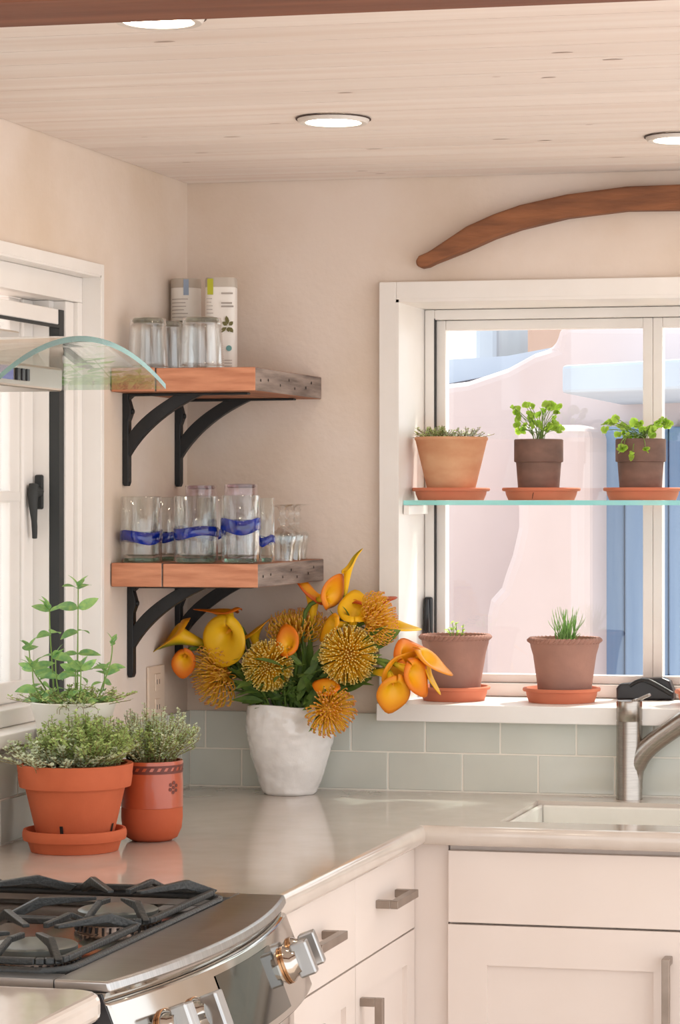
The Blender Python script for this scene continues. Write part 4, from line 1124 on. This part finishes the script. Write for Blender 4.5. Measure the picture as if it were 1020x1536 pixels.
bush(t, (0, 0, h * .93), rt * 1.25, .118, 120, .0075, rr, THYMEP, spread=1.2, droop=.12, base_r=.6)
bush(t, (0, 0, h * .93), rt * 1.1, .105, 90, .0075, rr, THYME, spread=1.1, droop=.12, base_r=.6)

# white pot with mint at the back
wp = onX(110, 1052, .092); wp = Vector((.092, wp.y, ZC + .0004)); s = ppm(wp)
h = CAM.z - (1052 - HY) / s - ZC; rt = 65 / s
t = thing('potted_mint', 'tall white flared pot of leafy mint by the side window', 'potted plant', wp)
pot(t, [(rt * .55, 0), (rt * .58, .02), (rt * .62, h * .5), (rt * .72, h * .7), (rt * .98, h - .004), (rt, h - .001), (rt * .985, h)], POTWHITE, soil_z=h * .95)
lm = leaf_mb(.056, .025, .35, .2, 7, .75).mesh('leaf', MINT)
rr = random.Random(19)
sm_ = MB()
def mint_stem(px, top, lean, pairs, size, yo=0.0, base=None):
    e_ = Vector(((px - 110) / s, yo, h + (1052 - top) / s)); b = Vector((((base or px) - 110) / s * .8, yo * .8, h * .95))
    pts_ = bez(b, b + UP * .05, e_ - UP * .06, e_, 10)
    sm_.tube(pts_, [.0016] * 6 + [.0012] * 5, 5)
    for k in range(pairs):
        t_ = .12 + .86 * k / (pairs - 1); idx = t_ * 10; i0 = min(int(idx), 9); pp = pts_[i0].lerp(pts_[i0 + 1], idx - i0)
        az = rr.uniform(-.5, .5) + (PI / 2 if k % 2 else 0)
        up_ = .15 + 1.2 * max(0, t_ - .6)
        for sg in (1, -1):
            o = link('leaf', lm, t); d = Vector((math.cos(az) * sg, math.sin(az) * sg, up_ + rr.gauss(0, .15)))
            orient(o, pp, d, up=(rr.gauss(.1, .3), -.7, .8), sc=size * rr.uniform(.7, 1.05) * (1 - .2 * t_), roll=rr.gauss(0, .35))
    for sg in range(3):
        o = link('leaf', lm, t); orient(o, e_, (rr.gauss(0, .5), rr.gauss(0, .5), 1), sc=size * .55)
mint_stem(72, 915, 0, 5, .95, .0)
mint_stem(108, 882, 0, 6, .95, .03)
mint_stem(36, 975, 0, 4, .9, .01, 60)
mint_stem(172, 965, 0, 4, .75, .0, 160)
mint_stem(95, 985, 0, 4, .9, -.04)
mint_stem(135, 1000, 0, 3, .85, -.04)
mint_stem(60, 1000, 0, 3, .9, -.045)
mint_stem(150, 1010, 0, 3, .8, .03)
mint_stem(120, 1005, 0, 3, .85, -.02)
sm_.build('stems', GREENSTEM, t, smooth=60, kind='stuff')
bush(t, (0, 0, h * .95), rt * .95, .05, 90, .0085, rr, THYME, spread=.8, base_r=.9)
bush(t, (.02, -.05, h * .95), rt * .5, .035, 26, .0075, rr, THYMEP, spread=1.3, droop=1.2, base_r=.6)

# ------------------------------------------------------------------ vase and flowers
VC = onZ(435, 1190, ZC); VS = ppm(VC); VH = (1190 - 1056) / VS
vz = thing('vase', 'white hand-formed glazed ceramic vase holding callas and pincushion flowers', 'vase', (VC.x, VC.y, ZC + .0004))
def dent(p, a):
    n3 = noise.noise(Vector((p.x * 22, p.y * 22, p.z * 26 + 3))) * .0034 + noise.noise(Vector((p.x * 55, p.y * 55, p.z * 70))) * .0022
    k = Vector((p.x, p.y, 0))
    if k.length > .01: p = p + k.normalized() * n3
    if p.z > VH * .9: p.z += .003 * math.sin(3 * a + 1)
    return p
keys = [(.054, 0), (.058, .004), (.066, .03), (.078, .065), (.0885, .105), (.0925, .130), (.0915, .160), (.089, .178), (.0895, VH)]
prof = [(0, 0)]
for (r0, z0), (r1, z1) in zip(keys[:-1], keys[1:]):
    for i in range(6): prof.append((r0 + (r1 - r0) * i / 6, z0 + (z1 - z0) * i / 6))
prof += [(.0895, VH), (.087, VH + .001), (.0845, VH - .001), (.084, .15), (.08, .10), (.06, .03), (.045, .010), (0, .009)]
MB().lathe(prof, 110, fn=dent).build('vessel', CERAMIC, vz, smooth=60)

def fpt(px, py, fwd=0.0):
    """photo pixel -> point on the upright plane through the vase axis, moved fwd metres towards the viewer"""
    Y = VC.y
    q = onY(px, py, Y)
    r_ = ray(px, py); k = fwd / r_.length
    return q - r_ * (fwd / 1.0)
def mixc(a, b, t): return tuple(a[i] + (b[i] - a[i]) * t for i in range(3))
YEL, ORG, RED, GRN = srgb(255,206,30)[:3], srgb(246,138,18)[:3], srgb(190,64,22)[:3], srgb(120,140,30)[:3]
FL = 'flowers in the white vase'
def stem_to(parent, org, end, d, rad, rnd):
    a = rnd.uniform(0, 2 * PI); s0 = VC + Vector((.035 * math.cos(a), .035 * math.sin(a), .03))
    dirn = (Vector((end.x, end.y, 0)) - Vector((VC.x, VC.y, 0)))
    rimp = VC + (dirn.normalized() * min(.055, dirn.length * .5) if dirn.length > 1e-4 else Vector()) + UP * (VH + .01)
    s0 = VC + (rimp - VC) * .0 - dirn.normalized() * .02 + UP * .03
    l = (end - rimp).length
    pts_ = bez(s0, s0.lerp(rimp, .5), s0.lerp(rimp, .8), rimp, 4)[:-1] + bez(rimp, rimp + (rimp - s0).normalized() * l * .35, end - d * l * .35, end, 9)
    MB().tube([p_ - org for p_ in pts_], [rad] * len(pts_), 7).build('stem', FSTEM, parent, smooth=60)
    return pts_
def calla(base, axis, tip, L, Rm, label, rnd, green=0.0, red=.35, open_=1.0, stem=True, tone=None):
    """base point, axis = direction of the trumpet, tip = side where the pointed lip is (vectors in picture terms)"""
    axis = (axis[0], axis[1], axis[2] * (.62 if axis[2] < .82 else .9))
    d = img(*axis).normalized(); tv = img(*tip); x = (tv - d * tv.dot(d)).normalized(); y = d.cross(x)
    t = thing('calla_lily', label, 'flower', base, group=FL)
    m_ = MB(); nv, nu = 16, 28; vs = []; fs = []; cc = []
    ph = rnd.uniform(0, 6); seam = PI
    for i in range(nv + 1):
        tt = i / nv
        for j in range(nu + 1):
            u = -PI + 2 * PI * j / nu
            k = math.cos(u); back = (1 + k) / 2
            e_ = max(0, (tt - .5) / .5) ** 1.8
            r_ = Rm * (.13 + .40 * tt ** 1.3 + .46 * e_ * open_ * (.45 + .85 * back))
            # overlap of the two edges at the front
            ov = 1 + .10 * (u / PI) * (abs(u) / PI) ** 3
            z = L * (tt * .85) + L * e_ * (.30 * back ** 3 - .22 * (1 - back)) - L * .22 * e_ * e_ * open_ * (1 - .3 * back)
            tipx = L * .16 * e_ * e_ * (max(k, 0) ** 8)
            wob = Rm * e_ * (.06 * math.sin(2 * u + ph) + .05 * math.sin(3 * u + 2 * ph))
            rx_ = (r_ * ov + wob)
            p_ = x * (rx_ * k + tipx) + y * rx_ * math.sin(u) * .95 + d * (z + wob + tipx * .5)
            vs.append(p_)
            rimk = max(0, (tt - .55) / .45)
            c = mixc(YEL, ORG, min(1, .15 + 1.0 * rimk ** 1.5 + .15 * math.sin(2 * u + ph)) if tone is None else min(1, tone * (.12 + 1.1 * rimk)))
            c = mixc(c, RED, red * max(0, (tt - .8) / .2) ** 1.2 if red else 0)
            if green: c = mixc(c, GRN, green * max(0, 1 - abs(u - .4) * 1.2) * min(1, tt * 2))
            c = mixc(c, GRN, .75 * max(0, .28 - tt) / .28)
            cc.append(c)
    w = nu + 1
    for i in range(nv):
        for j in range(nu): fs.append((i*w+j, i*w+j+1, (i+1)*w+j+1, (i+1)*w+j))
    m_.add(vs, fs); m_.c = cc
    o = m_.build('spathe', CALLA, t, smooth=180)
    so = o.modifiers.new('solid', 'SOLIDIFY'); so.thickness = .0012; so.offset = 0
    MB().tube([d * L * .12, d * L * .3, d * L * .5], [.0035, .004, .002], 7).build('spadix', SPADIX, t, smooth=60)
    if stem: stem_to(t, Vector(base), Vector(base) + d * .004, d, .0048, rnd)
    return t
rf = random.Random(123)
CL = [  # base px, fwd, axis(r,u,toward), tip(r,u,t), length m, radius m, label, kwargs
    ((306,966), .03, (-1,.34,.35), (-.5,-1,.2), .092, .046, 'calla striped green and yellow, farthest out over the outlet', dict(green=1.0, red=.2, tone=.4)),
    ((280,978), .05, (-.12,-.5,.85), (-.1,-1,.1), .034, .024, 'small round orange calla facing forward beneath the green-striped one', dict(red=.5, tone=1.0)),
    ((352,940), .04, (-.3,-.25,.8), (-.35,-1,.1), .052, .042, 'broad yellow calla facing forward with its tip hanging down', dict(red=0, tone=.05, open_=1.2)),
    ((352,945), .015, (-.42,.85,.2), (-.9,.3,.2), .062, .034, 'calla with curled orange and cream lip above the broad yellow one', dict(red=.4, tone=.9)),
    ((385,975), .03, (-.15,1,.2), (1,.5,.1), .052, .026, 'slim yellow calla standing beside the broad yellow one', dict(red=.1, tone=.3)),
    ((440,978), .075, (-.3,.4,.8), (-.3,1,0), .034, .026, 'small orange calla cup between two round yellow pincushions', dict(red=.25, tone=.95)),
    ((468,938), .02, (.05,1,.15), (-.3,1,0), .092, .032, 'tall red-edged orange calla rising toward the shelf end', dict(red=.9, tone=.8)),
    ((476,900), .045, (.75,.2,.6), (.8,.5,.2), .045, .030, 'orange calla with rolled lip in front of the tall red-edged one', dict(red=.4, tone=.75)),
    ((518,896), .03, (.10,1,.1), (.25,1,0), .088, .019, 'tallest yellow calla with a pointed green tip', dict(red=0, tone=0, green=.6, open_=.35)),
    ((527,952), .06, (.12,1,.3), (.1,1,.0), .064, .032, 'upright yellow calla trumpet just above the big pincushion', dict(red=0, tone=.1)),
    ((522,936), .07, (-1,-.02,.4), (-1,-.35,0), .046, .026, 'yellow and orange calla lying sideways beside the upright trumpet', dict(red=.1, tone=.4, stem=False)),
    ((536,930), .03, (.4,.85,.15), (.7,.5,0), .058, .032, 'red-brown calla lip behind the upright yellow trumpet', dict(red=1.0, tone=1.0)),
    ((562,962), .01, (.55,.6,.2), (.9,.1,.0), .068, .034, 'yellow calla half hidden behind the side-facing pincushion', dict(red=0, tone=0.0)),
    ((584,1008), .095, (.2,-.6,.7), (-.05,-1,0), .056, .033, 'large orange calla cup hanging over the edge of the sill', dict(red=.4, tone=.6)),
    ((560,1008), .07, (.85,-.05,.5), (.9,.3,0), .062, .034, 'yellow-orange calla at the base of the right cluster', dict(red=.2, tone=.5)),
    ((580,1002), .055, (.85,.42,.3), (.9,.4,0), .068, .036, 'deep orange calla in the right cluster, opening toward the window', dict(red=.5, tone=1.0)),
    ((612,1000), .05, (.85,.42,.35), (1,-.2,.1), .062, .036, 'pale orange calla reaching in front of the sill pot', dict(red=.15, tone=.6)),
    ((618,1006), .04, (1,-.05,.2), (.7,-1,0), .048, .028, 'yellow calla tucked under the pale orange one at the sill pot', dict(red=0, tone=.1)),
    ((592,996), .085, (.75,-.3,.55), (.8,-.8,0), .064, .030, 'orange calla with long drooping lip across the right cluster', dict(red=.35, tone=.9)),
    ((506,1046), .105, (-.45,.65,.5), (-.7,.5,0), .036, .023, 'small orange calla low at the front over the vase rim', dict(red=.3, tone=.85)),
]
for (bp, fw, ax, tp_, L, Rm, lab, kw) in CL:
    g_ = 1.0 if 'tallest' in lab else 1.18
    calla(fpt(bp[0], bp[1], fw), ax, tp_, L * g_, Rm * g_, lab, rf, **kw)

fleaf = leaf_mb(.075, .019, .22, .25, 8, .9).mesh('leaf', FLEAF)
def pincushion(base, axis, r, label, rnd, n=190, length=None, swept=.0, pink=.0):
    d = img(*axis).normalized(); base = Vector(base)
    t = thing('pincushion_flower', label, 'flower', base, group=FL)
    x = d.orthogonal().normalized(); y = d.cross(x)
    rc_ = r * .48; Ls = length or r * .82
    # domed core
    cm = MB().lathe([(rc_ * .5, -rc_ * .7), (rc_ * .9, -.3 * rc_), (rc_, .1 * rc_), (rc_ * .85, .55 * rc_), (rc_ * .5, .86 * rc_), (0, rc_)], 20)
    M3 = Matrix((x, y, d)).transposed()
    cm.v = [tuple(M3 @ Vector(v)) for v in cm.v]; cm.build('flower_core', PCORE, t, smooth=80)
    m_ = MB(); cc = []
    c0, c1, c2 = srgb(246,190,34)[:3], srgb(255,220,60)[:3], srgb(255,240,160)[:3]
    if pink: c0, c1, c2 = srgb(246,188,46)[:3], srgb(255,218,84)[:3], srgb(240,160,130)[:3]
    for i in range(n):
        q = (i + .5) / n; th = math.acos(1 - 1.35 * q); a = i * 2.399963 + rnd.gauss(0, .08)
        rad = x * math.cos(a) + y * math.sin(a)
        nd = (rad * math.sin(th) + d * math.cos(th)).normalized()
        b = nd * rc_ * .92
        inw = d * (.55 if swept >= 0 else 0)
        fin = Ls * rnd.uniform(.9, 1.08)
        # inner styles stay short and curl over the centre, outer ones arch out and up
        k = min(1, th / 1.2)
        L_ = fin * (.45 + .55 * k)
        out = (nd * .75 + rad * .5 * k + d * (.25 + swept)).normalized()
        end = b + out * L_
        tipd = (d * (.8 if k > .4 else .1) - rad * (.5 + .3 * (1 - k))).normalized()
        pts_ = bez(b, b + nd * L_ * .5, end + (out * .06 - tipd * .12) * L_, end + tipd * L_ * .10, 5)
        m_.tube(pts_, [.0013, .0013, .0013, .0013, .0013, .0018], 4)
        for z in range(6):
            tt = z / 5; c = mixc(c0, c1, min(1, tt * 2)) if tt < .5 else mixc(c1, c2, ((tt - .5) * 1.8 if not pink else (.75 if tt > .9 else 0)))
            cc += [c] * 4
    m_.c = cc
    m_.build('styles', STYLE, t, smooth=180, kind='stuff')
    pts_ = stem_to(t, base, base - d * rc_ * .6, d, .0042, rnd)
    # leaves along the upper stem
    nl = 13
    for i in range(nl):
        tq = .30 + .68 * i / nl; idx = tq * (len(pts_) - 1); i0 = int(idx); pp = pts_[i0].lerp(pts_[min(i0 + 1, len(pts_) - 1)], idx - i0)
        if pp.z < ZC + VH - .004: continue
        tg = (pts_[min(i0 + 1, len(pts_) - 1)] - pts_[max(i0 - 1, 0)]).normalized()
        a = i * 2.4 + rnd.uniform(-.4, .4); ax_ = tg.orthogonal().normalized(); bx_ = tg.cross(ax_)
        dl = (ax_ * math.cos(a) + bx_ * math.sin(a)) * .85 + tg * .75
        o = link('leaf', fleaf, t); orient(o, pp - base, dl, up=tg, sc=rnd.uniform(.6, 1.0))
    return t
pincushion(fpt(403, 998, .085), (-.12, -.05, 1), .043, 'round yellow pincushion flower facing forward above the vase rim', rf, 440)
pincushion(fpt(522, 982, .09), (.12, .0, 1), .049, 'large round yellow pincushion flower facing forward at the bouquet centre', rf, 460)
pincushion(fpt(330, 1012, .03), (-.7, -.2, .45), .052, 'wispy golden pincushion flower leaning out over the thyme crock', rf, 170, .048, .25, 1)
pincushion(fpt(446, 952, .01), (-.05, 1, .2), .050, 'pincushion flower pointing upward beneath the shelf end', rf, 190, .046, .35, 1)
pincushion(fpt(559, 930, .05), (.75, .22, .25), .046, 'pincushion flower turned sideways toward the window frame', rf, 190, .040, .35, 1)
pincushion(fpt(493, 1064, .11), (.4, -.3, .6), .042, 'golden pincushion flower drooping over the vase front', rf, 190, .038, .15, 1)
# leafy greenery filling the mouth of the vase
gr_ = thing('greenery_sprig', 'dense dark green leafy sprigs spilling over the vase rim', 'foliage', (VC.x, VC.y, ZC + VH))
gs_ = MB()
for i in range(26):
    a = 2 * PI * i / 26 + rf.uniform(-.1, .1); q = rf.uniform(.02, .06)
    b = Vector((q * math.cos(a), q * math.sin(a), -.02)); outr = rf.uniform(.03, .10)
    e_ = Vector(((q + outr) * math.cos(a), (q + outr) * math.sin(a), rf.uniform(.01, .10)))
    pts_ = bez(b, b + UP * .04, e_ - Vector((math.cos(a), math.sin(a), .3)) * .02, e_, 6)
    gs_.tube(pts_, .002, 5)
    for j in range(7):
        pp = pts_[2].lerp(pts_[6], j / 6) if j < 6 else e_
        aa = j * 2.4 + i; d = Vector((math.cos(a), math.sin(a), .3)) * .7 + Vector((math.cos(aa), math.sin(aa), rf.uniform(-.2, .5))) * .8
        o = link('leaf', fleaf, gr_); orient(o, pp, d, sc=rf.uniform(.5, .9), roll=rf.gauss(0, .3))
LV = [((400,1045),(345,1010)),((395,1050),(350,1042)),((400,1040),(352,982)),((410,1045),(362,1056)),((390,1035),(348,998)),((420,1050),(372,1012)),((405,1050),(376,1054)),((415,1040),(372,965)),
    ((440,1055),(425,1018)),((445,1050),(460,1000)),((450,1040),(482,985)),((455,1030),(496,975)),((460,1000),(482,958)),((455,1000),(438,968)),((470,1030),(488,1008)),((425,1048),(421,1078)),
    ((430,1040),(440,1012)),((470,1045),(502,1003)),((465,1050),(482,1018)),((450,1058),(474,1044)),((440,1050),(404,1048)),((455,1052),(430,1030)),((462,1042),(476,992)),((448,1020),(462,972)),((474,1052),(462,1012)),
    ((484,1050),(462,1086)),((482,1055),(456,1076)),((500,1040),(546,1012)),((500,1025),(560,1006)),((510,1036),(560,1016)),((540,975),(578,930)),((490,1050),(520,1018)),((545,990),(565,975)),((478,1062),(470,1095))]
for (a_, b_) in LV:
    for k in range(2):
        fw = rf.uniform(.01, .085); A = fpt(a_[0] + rf.gauss(0, 4), a_[1] + rf.gauss(0, 4), fw); B = fpt(b_[0] + rf.gauss(0, 5), b_[1] + rf.gauss(0, 5), fw + rf.uniform(-.01, .03))
        o = link('leaf', fleaf, gr_); orient(o, A - Vector(gr_.location), B - A, up=img(rf.gauss(0, .5), rf.gauss(.4, .4), 1), sc=min(1.1, (B - A).length / .072), roll=rf.gauss(0, .3))
gs_.build('stems', FSTEM, gr_, smooth=60)
# two broad leaves on the right
for (pa, pb, w_, lab) in (((546,975),(600,943),.034,'broad green calla leaf behind the sideways pincushion'), ((520,1010),(572,985),.022,'slim green leaf under the big pincushion')):
    A, B = fpt(*pa, .06), fpt(*pb, .05); L = (B - A).length
    t = thing('calla_leaf', lab, 'leaf', A, group=FL)
    o = leaf_mb(L, w_, .1, .2, 10, .7).build('blade', FLEAF, t); orient(o, (0, 0, 0), B - A, up=img(0, .5, 1))
    stem_to(t, A, A, (B - A).normalized(), .003, rf)
